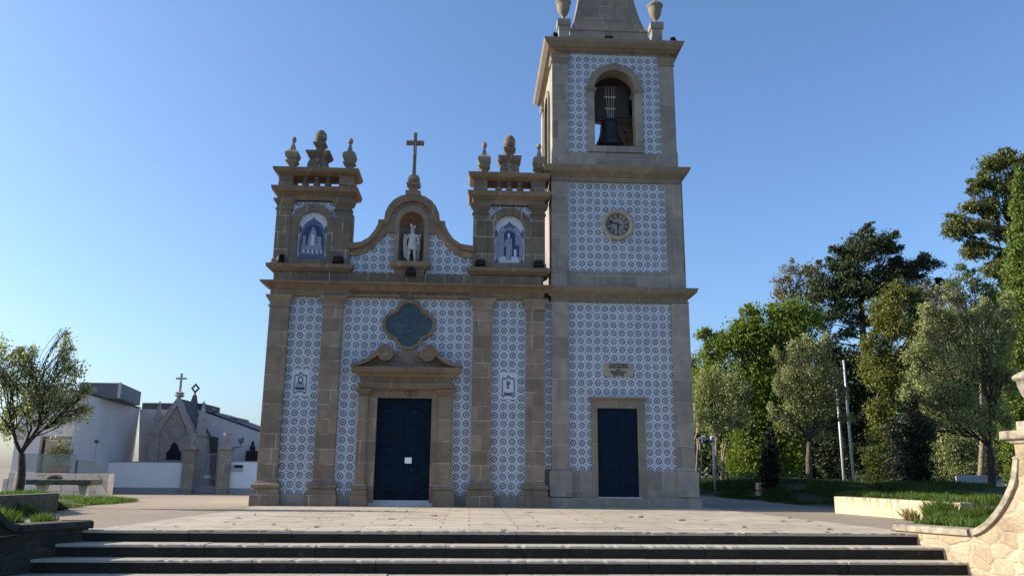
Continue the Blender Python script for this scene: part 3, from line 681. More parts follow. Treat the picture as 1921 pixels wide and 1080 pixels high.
def turret(xL, xR, px0, px1, pcx, arch_r, tile_org, lab, pic):
    tu = thing_part("turret", lab)
    p = 0.12
    a, b = fr(xL, 8, p)[0], fr(xR, 8, p)[0]; cx = (a + b) / 2; yb = 0.60
    # moulded ledge under the turret
    MB().stack(a, b, -p, yb, [(0.0, 6.59), (0.03, 6.60), (0.10, 6.66), (0.15, 6.70), (0.16, 6.79), (0.165, 6.795)]).build("ledge", M_trim, tu)
    MB().stack(a, b, -p, yb, [(0.06, 6.795), (0.06, 6.84), (0.03, 6.87), (0.03, 6.95), (0.0, 6.98)]).build("turret_plinth", M_turret, tu)
    # body with an arched recess: two piers, wall above the arch
    ra = arch_r; zc = 8.02; pcx_, _ = fr(pcx, 8, 0.04)
    MB().box(a, pcx_ - ra - 0.22, -p, yb, 6.98, 8.50).build("turret_pier", M_turret, tu); MB().box(pcx_ + ra + 0.22, b, -p, yb, 6.98, 8.50).build("turret_pier", M_turret, tu)
    wl = MB()
    wl.box(pcx_ - ra - 0.225, pcx_ + ra + 0.225, 0.03, yb, 6.80, 8.80)
    wl.build("turret_wall", M_turret, tu)
    # arch surround
    n = 14
    A = arch_pts(pcx_, zc, ra + 0.225, 6.82, n); B = arch_pts(pcx_, zc, ra, 6.82, n)
    MB().band(A, B, -p + 0.02, 0.04).build("turret_arch", M_turret, tu)
    tiles([(pcx_ - ra - 0.22, 8.03)] + [(pcx_ - (ra + 0.12) * math.cos(math.pi * i / 14), zc + 0.01 + (ra + 0.12) * math.sin(math.pi * i / 14)) for i in range(15)] + [(pcx_ + ra + 0.22, 8.03), (pcx_ + ra + 0.22, 8.74), (pcx_ - ra - 0.22, 8.74)], tile_org, T_side, -0.045, 0.0, parent=tu)
    for q0, q1 in ((a, pcx_ - ra - 0.20), (pcx_ + ra + 0.20, b)):
        MB().stack(q0, q1, -p, 0.05, [(0.0, 8.47), (0.035, 8.475), (0.035, 8.51), (0.0, 8.52), (0.0, 8.60), (0.04, 8.66), (0.09, 8.73), (0.10, 8.795)]).build("turret_capital", M_turret, tu)
    MB().stack(a, b, -p, yb, [(-0.01, 8.78), (-0.01, 8.93), (0.02, 8.94), (0.05, 8.98), (0.14, 9.02), (0.165, 9.09), (0.18, 9.15), (0.18, 9.165)]).build("turret_cornice", M_trim, tu)
    # balustrade
    pw = 0.42; pd = 0.30
    for q0 in (a - 0.01, b - pw + 0.01):
        MB().box(q0, q0 + pw, -p, -p + pd, 9.165, 9.56).build("balustrade_pier", M_turret, tu); MB().box(q0, q0 + pw, yb - pd, yb, 9.165, 9.56).build("balustrade_pier", M_turret, tu)
    MB().stack(a, b, -p, yb, [(-0.03, 9.54), (0.0, 9.55), (0.03, 9.57), (0.12, 9.62), (0.16, 9.68), (0.175, 9.74), (0.175, 9.755)]).build("top_cornice", M_trim, tu)
    span = (b - a) - 2 * pw
    for i in range(3):
        bx = a + pw + span * (i + 1) / 4
        for yy in (-p + 0.16,):
            MB().lathe(bx, yy, [(0.085, 9.165), (0.085, 9.20), (0.06, 9.21), (0.105, 9.28), (0.105, 9.33), (0.06, 9.40), (0.045, 9.45), (0.075, 9.47), (0.085, 9.50), (0.085, 9.545)], 12).build("baluster", M_turret, tu, smooth=False)
    # finials: one at each front end, a large one on its scrolled pedestal in the middle
    for fx in (a + 0.30, b - 0.16 if pic else b - 0.17):
        fb = MB(); finial_sq(fb, fx, -p + 0.24, 9.755, 1.0); fb.build("finial", M_greyT, tu)
    md = MB(); my = -p + 0.30
    md.stack(cx, cx, my, my, [(0.30, 9.755), (0.29, 9.95), (0.24, 10.10), (0.235, 10.16)])
    md.stack(cx, cx, my, my, [(0.25, 10.16), (0.27, 10.19), (0.33, 10.25), (0.355, 10.30), (0.36, 10.35), (0.16, 10.37), (0.14, 10.40), (0.10, 10.47), (0.10, 10.54), (0.17, 10.61), (0.19, 10.65), (0.19, 10.69)])
    md.sphere((cx, my, 10.91), 0.185, 0.235, 20, 14)
    fm = md.build("central_finial", M_turret, tu)
    rl = MB()
    for sg in (-1, 1):
        sp = [(cx + sg * (0.13 + (0.10 - 0.08 * t / 14) * math.cos(t * 0.6)), my - 0.295, 9.90 + (0.09 - 0.07 * t / 14) * math.sin(t * 0.6)) for t in range(15)]
        rl.tube(sp, 0.018, 6)
    rl.disc(cx, 10.06, 0.07, my - 0.30, my - 0.25, 14)
    rl.build("finial_relief", M_greyT, tu, smooth=False)
    # picture of tiles in the recess
    big_picture(tu, pcx_, ra, zc, pic)
    TURRETS.append((tu, a, b))
def thing_part(name, lab=None):
    o = bpy.data.objects.new(name, None); COL.objects.link(o); o.parent = CH; ORG[o.name] = Vector((0, 0, 0))
    if lab: o['label'] = lab
    o.empty_display_size = 0.2
    return o
def big_picture(tu, cx, ra, zc, pic):
    y = 0.028
    bk = MB().prism(list(reversed(arch_pts(cx, zc, ra, 6.81, 16)))[::-1], y - 0.012, y + 0.01)
    pp = bk.build("tile_picture", M_az_w, tu)
    z0 = 6.84; H = 1.46; W = ra * 2
    X = lambda u: cx + (u - 0.5) * W; Z = lambda v: z0 + v * H
    def pr(pts, m_, d, nm="picture_detail"):
        MB().prism([(X(u), Z(v)) for u, v in pts], y - 0.012 - d, y - 0.011).build(nm, m_, tu)
    def bd(A, B, m_, d, nm="picture_frame", closed=True):
        MB().band([(X(u), Z(v)) for u, v in A], [(X(u), Z(v)) for u, v in B], y - 0.012 - d, y - 0.011, closed).build(nm, m_, tu)
    n = 28
    def shape(s, top):
        out = []
        for i in range(n):
            t = 2 * math.pi * i / n; c, s_ = math.cos(t), math.sin(t)
            r = (abs(c) ** 3.2 + abs(s_) ** 3.2) ** (-1 / 3.2)
            u = 0.5 + s * 0.45 * r * c; v = 0.47 + (0.41 + top) * s * r * s_
            if s_ > 0: u = 0.5 + (u - 0.5) * (1 - 0.22 * s_)
            out.append((u, v))
        return out
    base = shape(0.86, 0.02)
    pr(base, M_az_d if pic == 0 else M_az_l, 0.002, "picture_field")
    bd(shape(1.0, 0.03), shape(0.84, 0.02), M_az_m if pic == 0 else M_az_l, 0.004)
    bd(shape(0.95, 0.02), shape(0.93, 0.02), M_az_l if pic == 0 else M_az_w, 0.005)
    bd(shape(1.02, 0.03), shape(0.985, 0.03), M_az_m, 0.005)
    # crest, corner scrolls
    pr([(0.30, 0.86), (0.40, 0.84), (0.5, 0.88), (0.60, 0.84), (0.70, 0.86), (0.64, 0.92), (0.56, 0.95), (0.5, 1.0), (0.44, 0.95), (0.36, 0.92)], M_az_m, 0.006)
    for sg in (-1, 1):
        q = lambda pts: [(0.5 + sg * u, v) for u, v in (pts if sg == 1 else list(reversed(pts)))]
        pr(q([(0.30, 0.0), (0.46, 0.0), (0.48, 0.13), (0.42, 0.20), (0.36, 0.10)]), M_az_m, 0.006)
        pr(q([(0.36, 0.72), (0.47, 0.62), (0.48, 0.78), (0.43, 0.82)]), M_az_m, 0.006)
    pr([(0.2, 0.0), (0.8, 0.0), (0.7, 0.05), (0.6, 0.03), (0.5, 0.07), (0.4, 0.03), (0.3, 0.05)], M_az_m, 0.006)
    if pic == 0:   # a robed figure standing above a crowd, with buildings
        pr([(0.14, 0.20), (0.84, 0.20), (0.82, 0.42), (0.70, 0.40), (0.58, 0.44), (0.42, 0.44), (0.30, 0.40), (0.16, 0.42)], M_az_l, 0.006)
        pr([(0.34, 0.36), (0.64, 0.36), (0.62, 0.62), (0.58, 0.72), (0.50, 0.80), (0.43, 0.70), (0.36, 0.55)], M_az_l, 0.008)
        pr([(0.45, 0.40), (0.56, 0.40), (0.55, 0.62), (0.46, 0.62)], M_az_w, 0.010)
        pr([(0.17, 0.40), (0.27, 0.40), (0.27, 0.60), (0.17, 0.60)], M_az_l, 0.008); pr([(0.66, 0.40), (0.80, 0.40), (0.80, 0.58), (0.66, 0.58)], M_az_l, 0.008)
        pr([(0.16, 0.13), (0.84, 0.13), (0.84, 0.22), (0.16, 0.22)], M_az_m, 0.008)
        for i in range(9): u = 0.20 + i * 0.075; pr([(u, 0.24), (u + 0.05, 0.23), (u + 0.045, 0.30), (u + 0.005, 0.31)], M_az_m if i % 2 else M_az_w, 0.010)
    else:          # a robed figure standing in a room
        pr([(0.32, 0.26), (0.70, 0.26), (0.70, 0.74), (0.56, 0.80), (0.42, 0.80), (0.32, 0.74)], M_az_d, 0.006)
        pr([(0.64, 0.24), (0.83, 0.24), (0.83, 0.48), (0.64, 0.48)], M_az_d, 0.008); pr([(0.66, 0.26), (0.74, 0.22), (0.74, 0.40), (0.66, 0.41)], M_az_w, 0.010)
        pr([(0.16, 0.12), (0.84, 0.12), (0.80, 0.24), (0.50, 0.26), (0.18, 0.24)], M_az_w, 0.006)
        pr([(0.38, 0.18), (0.56, 0.17), (0.60, 0.34), (0.59, 0.52), (0.58, 0.62), (0.50, 0.66), (0.42, 0.64), (0.34, 0.56), (0.32, 0.46), (0.40, 0.46), (0.40, 0.30)], M_az_l, 0.010)
        pr([(0.45, 0.66), (0.51, 0.66), (0.52, 0.73), (0.48, 0.75), (0.44, 0.72)], M_az_w, 0.012)
        for k in range(4): pr([(0.43 + 0.03 * k, 0.20), (0.445 + 0.03 * k, 0.20), (0.49 + 0.02 * k, 0.46), (0.478 + 0.02 * k, 0.46)], M_az_m if k % 2 else M_az_w, 0.013)
turret(-5.90, -3.70, -5.2, -4.35, -4.80, 0.43, (-5.253, 8.70), "left balustraded turret with a picture of a crowd in blue tiles", 0)
turret(-0.05, 2.11, 0.58, 1.5, 1.04, 0.45, (0.611, 8.69), "right balustraded turret with a picture of one robed figure in blue tiles", 1)

# ---- gable with niche between the turrets
g_out = [(1.84, 7.46), (1.46, 7.52), (1.24, 7.67), (1.09, 7.88), (1.00, 8.07), (0.985, 8.21), (0.82, 8.22), (0.80, 8.44), (0.70, 8.67), (0.56, 8.84), (0.36, 8.97), (0.12, 9.03), (0.0, 9.035)]
g_mid = [(1.84, 7.28), (1.50, 7.35), (1.25, 7.50), (1.06, 7.69), (0.93, 7.90), (0.86, 8.07), (0.72, 8.10), (0.66, 8.24), (0.59, 8.46), (0.46, 8.62), (0.30, 8.75), (0.10, 8.82), (0.0, 8.825)]
g_in = [(1.84, 7.12), (1.60, 7.13), (1.38, 7.19), (1.10, 7.40), (0.86, 7.69), (0.72, 7.85), (0.50, 7.85), (0.50, 8.16), (0.47, 8.36), (0.39, 8.50), (0.26, 8.61), (0.09, 8.67), (0.0, 8.675)]
GC = -1.872
def both(L, s=1.0): return [(GC + x * s, z) for x, z in L] + [(GC - x * s, z) for x, z in reversed(L[:-1])]
GA = thing_part("gable", "curved gable crowned by a stone cross, with a statue niche")
def bandd(A, B, y0, y1, nm, m_): return MB().band(A, B, y0, y1).build(nm, m_, GA)
bandd(both(g_out), both(g_mid), -0.17, 0.40, "gable_coping", M_trim)
bandd(both(g_mid), both(g_in), -0.07, 0.38, "gable_band", M_warm2)
tl = [(GC - 1.86, 6.56), (GC - 0.44, 6.56), (GC - 0.44, 7.90), (GC - 0.72, 7.90), (GC - 1.10, 7.43), (GC - 1.38, 7.22), (GC - 1.86, 7.15)]
tiles(tl, (-3.207, 7.06), T_main, 0.0, 0.30, parent=GA)
tiles([(2 * GC - x, z) for x, z in reversed(tl)], (-1.285, 7.045), T_main, 0.0, 0.30, parent=GA)
# niche: jambs, arch ring, half-dome shell, back
NR = 0.375; NZ = 8.10
MB().band(arch_pts(GC, NZ, 0.515, 6.93, 16, 0.60), arch_pts(GC, NZ, NR, 6.93, 16, 0.40), -0.10, 0.02).build("niche_surround", M_greyT, GA)
nb_ = MB(); n = 14
vv = []; ff = []
rows = [6.93] + [6.93 + (NZ - 6.93) * k / 4 for k in range(1, 5)]
for z in rows:
    for i in range(n + 1):
        a_ = math.pi * i / n; vv.append((GC + NR * math.cos(a_), -0.02 + 0.36 * math.sin(a_), z))
for k in range(len(rows) - 1):
    for i in range(n): ff.append((k * (n + 1) + i, (k + 1) * (n + 1) + i, (k + 1) * (n + 1) + i + 1, k * (n + 1) + i + 1))
nb_.add(vv, ff); nb_.build("niche_back", M_niche, GA, smooth=True)
vv = []; ff = []; kk = 8
for k in range(kk + 1):
    ph = math.pi / 2 * k / kk
    for i in range(n * 3 + 1):
        a_ = math.pi * i / (n * 3); rr_ = 1.0 - 0.035 * abs(math.sin(a_ * 9))
        vv.append((GC + NR * rr_ * math.cos(a_) * math.cos(ph), -0.02 + 0.36 * rr_ * math.sin(a_) * math.cos(ph), NZ + 0.40 * math.sin(ph)))
N3 = n * 3 + 1
for k in range(kk):
    for i in range(N3 - 1): ff.append((k * N3 + i, (k + 1) * N3 + i, (k + 1) * N3 + i + 1, k * N3 + i + 1))
MB().add(vv, ff).build("niche_shell", M_nicheshell, GA, smooth=True)
MB().box(GC - 0.42, GC + 0.42, 0.345, 0.45, 6.93, 8.60).build("niche_core", M_niche, GA)
MB().stack(GC - 0.42, GC + 0.42, -0.15, 0.20, [(-0.10, 6.52), (-0.02, 6.60), (0.0, 6.70), (0.12, 6.76), (0.16, 6.80), (0.17, 6.92), (0.16, 6.93)]).build("niche_shelf", M_warm2, GA, bevel=0.01)
# pedestal, ball and cross
pk = MB(); py_ = -0.0
pk.box(GC - 0.22, GC + 0.22, py_ - 0.20, py_ + 0.20, 8.99, 9.14)
pk.stack(GC, GC, py_, py_, [(0.15, 9.14), (0.125, 9.19), (0.11, 9.24), (0.13, 9.29), (0.20, 9.34), (0.205, 9.40)])
pk.sphere((GC, py_, 9.545), 0.185, 0.165, 20, 12)
pk.build("cross_pedestal", M_warm2, GA)
MB().box(GC - 0.05, GC + 0.05, -0.05, 0.05, 9.66, 11.06).box(GC - 0.27, GC - 0.049, -0.045, 0.045, 10.66, 10.80).box(GC + 0.049, GC + 0.27, -0.045, 0.045, 10.66, 10.80).build("stone_cross", M_turret, GA, bevel=0.012)

# ---- statue in the niche (winged soldier saint, white marble)
ST = thing("statue", "white marble statue of a robed winged soldier standing in the shell niche", "statue", (GC + 0.02, 0.05, 6.93))
def skin_body(pts, edges, rads, name, mat, parent, root=0, sub=2):
    me = bpy.data.meshes.new(name); O = ORG[parent.name] if parent else Vector((0, 0, 0))
    me.from_pydata([tuple(Vector(p) - O) for p in pts], edges, []); o = bpy.data.objects.new(name, me); COL.objects.link(o)
    if parent: o.parent = parent
    me.materials.append(mat)
    sk = o.modifiers.new("skin", 'SKIN'); sk.use_smooth_shade = True
    for i, r in enumerate(rads):
        me.skin_vertices[0].data[i].radius = (r, r) if isinstance(r, (int, float)) else r
        me.skin_vertices[0].data[i].use_root = (i == root)
    s_ = o.modifiers.new("sub", 'SUBSURF'); s_.levels = sub; s_.render_levels = sub
    ORG[o.name] = O; return o
sx, sy, sz = GC + 0.02, 0.04, 6.95
H = 1.08
def S(x, y, z): return (sx + x * H, sy + y * H, sz + z * H)
pts = [S(0, 0, .50), S(0.0, 0, .62), S(0, -.01, .76), S(0, -.01, .835), S(0, -.02, .88), S(0, -.02, .95),
       S(-.055, 0, .47), S(-.085, -.02, .26), S(-.10, 0, .05), S(-.11, -.06, .02),
       S(.055, 0, .47), S(.075, -.04, .26), S(.085, 0, .05), S(.12, -.06, .02),
       S(-.12, 0, .78), S(-.18, -.03, .66), S(-.19, -.10, .74), S(-.195, -.11, .79),
       S(.12, 0, .78), S(.17, -.02, .64), S(.15, -.08, .53), S(.15, -.09, .49)]
ed = [(0, 1), (1, 2), (2, 3), (3, 4), (4, 5), (0, 6), (6, 7), (7, 8), (8, 9), (0, 10), (10, 11), (11, 12), (12, 13), (2, 14), (14, 15), (15, 16), (16, 17), (2, 18), (18, 19), (19, 20), (20, 21)]
rd = [.095, .08, .10, .04, .055, .05, .065, .045, .028, .03, .065, .045, .028, .03, .05, .035, .026, .022, .05, .035, .026, .022]
skin_body(pts, ed, [r * H for r in rd], "body", M_white, ST)
sk_ = MB()   # tunic skirt with folds, cape, wings, helmet plumes
def fold(cx, cy, z0, z1, r0, r1, folds, amp, a0=0, a1=2 * math.pi, n=36):
    vv = []; ff = []; m_ = 8
    for k in range(m_ + 1):
        t = k / m_; z = z0 + (z1 - z0) * t; r = r0 + (r1 - r0) * t
        for i in range(n + 1):
            a = a0 + (a1 - a0) * i / n; rr = r * (1 + amp * (1 - t) * math.cos(folds * a))
            vv.append((cx + rr * math.cos(a), cy + rr * 0.8 * math.sin(a), z))
    for k in range(m_):
        for i in range(n): ff.append((k * (n + 1) + i, k * (n + 1) + i + 1, (k + 1) * (n + 1) + i + 1, (k + 1) * (n + 1) + i))
    return vv, ff
sk_.add(*fold(sx, sy, sz + .36 * H, sz + .66 * H, .145 * H, .10 * H, 11, .09)); sk_.build("tunic", M_white, ST, smooth=True)
cp = MB()
def drape(path, w, n=9):
    """hanging cloth strip with pleats: path of (x,y,z), w half widths"""
    vv = []; ff = []
    for (x, y, z), ww in zip(path, w):
        for i in range(n):
            u = i / (n - 1) * 2 - 1; vv.append((x + u * ww, y + 0.022 * math.cos(i * 2.2), z))
    for i in range(n): pass
    L = len(path)
    for k in range(L - 1):
        for i in range(n - 1): ff.append((k * n + i, k * n + i + 1, (k + 1) * n + i + 1, (k + 1) * n + i))
    b = len(vv); vv += [(x, y + 0.05, z) for x, y, z in vv]; m_ = len(ff)
    ff += [tuple(reversed([j + b for j in f])) for f in ff[:m_]]
    for k in range(L - 1):
        ff.append((k * n, (k + 1) * n, (k + 1) * n + b, k * n + b)); ff.append((k * n + n - 1, k * n + n - 1 + b, (k + 1) * n + n - 1 + b, (k + 1) * n + n - 1))
    return vv, ff
cp.add(*drape([S(-.20, -.07, .80), S(-.205, -.06, .62), S(-.19, -.05, .42), S(-.165, -.03, .22), S(-.145, -.01, .12)], [.03, .05, .06, .065, .06]))
cp.add(*drape([S(.17, .03, .74), S(.185, .03, .55), S(.165, .03, .35), S(.15, .03, .10)], [.05, .05, .045, .035]))
cp.build("cloak", M_white, ST, smooth=True)
wg = MB()
wg.prism([(S(-.23, 0, .80)[0], S(0, 0, .76)[2]), (S(-.13, 0, 0)[0], S(0, 0, .60)[2]), (S(-.10, 0, 0)[0], S(0, 0, .80)[2]), (S(-.19, 0, 0)[0], S(0, 0, .83)[2])], sy + 0.05, sy + 0.10)
wg.prism([(S(.10, 0, 0)[0], S(0, 0, .60)[2]), (S(.21, 0, 0)[0], S(0, 0, .62)[2]), (S(.235, 0, 0)[0], S(0, 0, .84)[2]), (S(.16, 0, 0)[0], S(0, 0, .83)[2]), (S(.10, 0, 0)[0], S(0, 0, .78)[2])], sy + 0.04, sy + 0.09)
wg.build("wings", M_white, ST, bevel=0.015)
hd = MB()
hd.sphere(S(0, -.02, .93), .063 * H, .06 * H, 16, 10)
hd.tube([S(-.02, -.02, .985), S(-.035, -.03, 1.05), S(-.04, -.05, 1.09), S(-.03, -.07, 1.07)], [.026, .036, .04, .022], 8)
hd.tube([S(.03, -.02, .975), S(.055, -.03, 1.03), S(.06, -.05, 1.06)], [.022, .034, .026], 8)
hd.tube([S(-.062, -.05, .925), S(0, -.085, .935), S(.062, -.05, .925)], .012, 6)
hd.build("helmet", M_white, ST, smooth=True)
fc = MB(); fc.tube([S(0, -.072, .905), S(0, -.088, .885)], [.008, .012], 6); fc.box(S(-.02, 0, 0)[0], S(.02, 0, 0)[0], S(0, -.078, 0)[1], S(0, -.068, 0)[1], S(0, 0, .862)[2], S(0, 0, .868)[2])
fc.build("face_features", M_white, ST)
MB().box(S(-.19, 0, 0)[0], S(.20, 0, 0)[0], sy - .12, sy + .12, 6.93, 6.965).build("statue_base", M_white, ST, bevel=0.008)
sw = MB().tube([S(-.19, -.12, .79), S(-.165, -.13, 1.05)], [.008, .004], 6); sw.build("blade", M_iron, ST)

# ---- floodlights
fl = flood_proto()
def fplace(i, x, y, z, lab, rz=0.0):
    o = fl if i == 0 else copy_tree(fl, (x, y, z), lab, rz)
    if i == 0: o.location = (x, y, z); o.rotation_euler = (0, 0, rz)
    o['label'] = lab; return o
fplace(0, -5.62, -0.20, 6.80, "black floodlight at the far left end of the left turret's ledge, turned sideways", R(-60))
fplace(1, -3.97, -0.19, 6.80, "black floodlight on the right end of the left turret's ledge, beside the gable tiles", 0)
fplace(2, GC + 0.03, -0.30, 6.45, "black floodlight under the statue niche shelf", 0)
fplace(3, 0.18, -0.19, 6.80, "black floodlight on the left end of the right turret's ledge", 0)
fplace(4, 1.90, -0.19, 6.80, "black floodlight on the right turret's ledge next to the tower", 0)

# ---- bell tower
TD = 4.05
def S_side(mb): return mb
tw = MB(); tw.box(2.30, 6.36, 0.051, TD, -0.3, 10.0).build("tower_wall", M_grey, CH)
# stage 1
TP = 0.09
def tpil(x0, x1, z0, z1, mat=M_grey, y0=-TP, nm="tower_pilaster"):
    MB().box(x0, x1, y0, 0.06, z0, z1).build(nm, mat, CH, bevel=0.006)
k = (23 - TP) / 23
tpil(2.285, 2.80 * k, 1.0, 5.9); tpil(5.855, 6.37 * k + 0.03, 1.0, 5.9)
tiles([(2.79, 0.98), (3.50, 0.98), (3.50, 3.02), (4.96, 3.02), (4.96, 0.98), (5.90, 0.98), (5.90, 5.86), (2.79, 5.86)], (2.911, 5.675), T_tow)
for a, b in ((2.22, 2.86), (5.87, 6.44)): MB().box(a, b, -0.15, 0.06, 0.29, 1.0).build("tower_base_block", M_grey, CH, bevel=0.008)
for a, b in ((2.86, 3.43), (4.98, 5.87)): MB().box(a, b, -0.05, 0.06, 0.27, 1.0).build("tower_base_course", M_grey, CH)
MB().box(2.20, 6.49, -0.19, 0.06, -0.05, 0.27).build("tower_plinth", M_grey, CH, bevel=0.01)
for q in ((3.43, 3.60, -0.06, 0.05, 0.27, 2.98), (4.76, 4.98, -0.06, 0.05, 0.27, 2.98), (3.60, 4.76, -0.058, 0.05, 2.755, 2.98)): MB().box(*q).build("side_door_frame", M_greyT, CH)
MB().stack(3.45, 4.96, -0.06, 0.04, [(0.0, 2.98), (0.02, 2.99), (0.07, 3.03), (0.08, 3.065)]).build("side_door_hood", M_greyT, CH)
sd_ = MB().box(3.60, 4.76, 0.02, 0.049, 0.30, 2.76).build("side_door", M_door, CH)
for xx in (3.62, 4.185):
    MB().box(xx, xx + 0.555, 0.0, 0.02, 0.31, 2.75).build("door_leaf", M_door, sd_)
    for j in range(4):
        z = 0.40 + j * 0.59; MB().box(xx + 0.09, xx + 0.465, -0.012, 0.002, z, z + 0.46).build("door_panel", M_door, sd_, bevel=0.008)
MB().box(3.60, 4.80, -0.20, 0.03, 0.265, 0.295).build("side_door_sill", M_sill, CH)
pl = MB().prism([(3.86, 3.66), (4.60, 3.66), (4.68, 3.74), (4.68, 3.98), (4.60, 4.07), (3.88, 4.07), (3.80, 3.98), (3.80, 3.74)], -0.045, 0.01).build("wall_plaque", M_plaque, CH, bevel=0.006)
for i, (s_, w) in enumerate((("CANTATE DOMINO", 0.78), ("CANTICUM NOVUM", 0.80), ("QUIA", 0.8), ("MIRABILIA FECIT", 0.80), ("MDCCCLXI", 0.8))):
    text("plaque_text", s_, 0.078 if i != 2 else 0.055, (4.235, -0.05, 4.005 - i * 0.072 - (0.0 if i < 3 else -0.004)), M_letter, pl, sx=w, bold=0.002)
# cornice 1
def tcorn(z, mat=M_greyT, o=0.30, yb=TD, x0=2.29, x1=6.36, hgt=0.42, low=0.14):
    MB().stack(x0, x1, -0.06, yb, [(0.0, z), (0.03, z + 0.005), (0.03, z + 0.025), (0.0, z + 0.03), (0.0, z + low), (0.04, z + low + 0.02), (0.10, z + low + 0.07), (0.15, z + low + 0.09), (0.22, z + low + 0.15), (o - 0.02, z + hgt - 0.05), (o, z + hgt), (o - 0.04, z + hgt + 0.01)]).build("tower_cornice", mat, CH)
tcorn(5.85, o=0.27)
for q in ((2.285, 2.76, -0.10, 0.06, 6.28, 6.80), (5.86, 6.30, -0.10, TD, 6.28, 6.80), (2.76, 5.86, -0.045, TD, 6.28, 6.79)): MB().box(*q).build("tower_blocking", M_grey, CH)
MB().box(2.285, 5.9, 0.05, TD, 6.28, 6.79).build("tower_core", M_grey, CH)
# clock stage
tpil(2.30, 2.81, 6.80, 9.60, y0=-0.06); tpil(5.80, 6.285, 6.80, 9.60, y0=-0.06)
MB().box(2.302, 6.28, 0.05, TD - 0.03, 6.79, 9.62).build("tower_wall", M_grey, CH)
tiles([(2.80, 6.79), (5.81, 6.79), (5.81, 9.62), (2.80, 9.62)], (2.972, 9.469), T_tow2)
ck = MB(); 
rp = [(0.49, 0.0), (0.49, -0.06), (0.46, -0.10), (0.42, -0.11), (0.39, -0.085), (0.375, -0.06), (0.36, -0.055), (0.35, -0.03), (0.35, 0.0)]
CXC, CZC = 4.315, 8.265
vv = []; ff = []; n = 48
for i in range(n):
    a = 2 * math.pi * i / n
    for r, y in rp: vv.append((CXC + r * math.cos(a), y, CZC + r * math.sin(a)))
m_ = len(rp)
for i in range(n):
    for j in range(m_ - 1): ff.append((i * m_ + j, ((i + 1) % n) * m_ + j, ((i + 1) % n) * m_ + j + 1, i * m_ + j + 1))
clk = MB().add(vv, ff).build("clock", M_clockstone, CH, smooth=True)
MB().disc(CXC, CZC, 0.352, -0.045, 0.02, 48).build("dial", M_dial, clk)
rg = MB()
def ringb(mb, r0, r1, y0, y1, n=48):
    mb.band([(CXC + r1 * math.cos(2 * math.pi * i / n), CZC + r1 * math.sin(2 * math.pi * i / n)) for i in range(n)], [(CXC + r0 * math.cos(2 * math.pi * i / n), CZC + r0 * math.sin(2 * math.pi * i / n)) for i in range(n)], y0, y1, True)
ringb(rg, 0.322, 0.334, -0.052, -0.044); ringb(rg, 0.196, 0.206, -0.052, -0.044)
for i in range(60):
    a = 2 * math.pi * i / 60; c_, s_ = math.cos(a), math.sin(a)
    rg.prism([(CXC + 0.334 * c_ - 0.004 * s_, CZC + 0.334 * s_ + 0.004 * c_), (CXC + 0.334 * c_ + 0.004 * s_, CZC + 0.334 * s_ - 0.004 * c_), (CXC + 0.345 * c_ + 0.004 * s_, CZC + 0.345 * s_ - 0.004 * c_), (CXC + 0.345 * c_ - 0.004 * s_, CZC + 0.345 * s_ + 0.004 * c_)][::-1], -0.052, -0.044)
rg.build("dial_ring", M_numer, clk)
NUM = ["XII", "I", "II", "III", "IIII", "V", "VI", "VII", "VIII", "IX", "X", "XI"]
for i, s_ in enumerate(NUM):
    a = R(90 - 30 * i); text("numeral", s_, 0.135, (CXC + 0.263 * math.cos(a), -0.048, CZC + 0.263 * math.sin(a)), M_numer, clk, sx=0.62, rot=R(30 * i), bold=0.003)
def hand(ang, L, w, y, tail):
    a = R(90 - ang); c_, s_ = math.cos(a), math.sin(a)
    def q(u, v): return (CXC + u * c_ - v * s_, CZC + u * s_ + v * c_)
    MB().prism([q(-tail, w), q(-tail, -w), q(0.0, -w), q(L * 0.72, -w * 1.5), q(L, 0), q(L * 0.72, w * 1.5), q(0.0, w)], y - 0.006, y).build("clock_hand", M_numer, clk)
hand(177, 0.20, 0.017, -0.060, 0.09); hand(286, 0.335, 0.014, -0.070, 0.12)
tcorn(9.60, o=0.29, x0=2.31, x1=6.27, hgt=0.45, low=0.15, yb=TD - 0.02)
# belfry base band
for a, b, c, d, e_, f_ in ((2.33, 2.80, -0.05, 0.3, 10.02, 10.66), (5.78, 6.24, -0.05, 0.3, 10.02, 10.66), (2.80, 5.78, -0.02, 0.3, 10.02, 10.58), (2.33, 2.80, TD - 0.4, TD - 0.05, 10.02, 10.66), (5.78, 6.24, TD - 0.4, TD - 0.05, 10.02, 10.66)):
    MB().box(a, b, c, d, e_, f_).build("belfry_base_band", M_grey, CH)
MB().box(2.40, 6.17, 0.28, TD - 0.1, 10.02, 10.60).build("belfry_floor", M_grey, CH)
# belfry corner piers (front pair, rear pair) and walls with arched openings
BX0, BX1 = 2.335, 6.22; zb, zt = 10.60, 14.05
for x0, x1 in ((BX0, 2.86), (5.74, BX1)):
    MB().box(x0, x1, -0.03, 0.50, 10.66, 13.60).build("belfry_pier", M_grey, CH, bevel=0.008); MB().box(x0, x1, TD - 0.60, TD - 0.07, 10.6, 13.60).build("belfry_pier", M_grey, CH, bevel=0.008)
for x0, x1 in ((BX0, 2.86), (5.74, BX1)):
    for y0, y1 in ((-0.03, 0.5), (TD - 0.60, TD - 0.07)):
        MB().stack(x0, x1, y0, y1, [(0.0, 13.58), (0.03, 13.585), (0.03, 13.62), (0.0, 13.63), (0.0, 13.70), (0.04, 13.74), (0.05, 13.78), (0.05, 13.82), (0.02, 13.825), (0.02, 13.86), (0.04, 13.88)]).build("belfry_capital", M_greyT, CH)
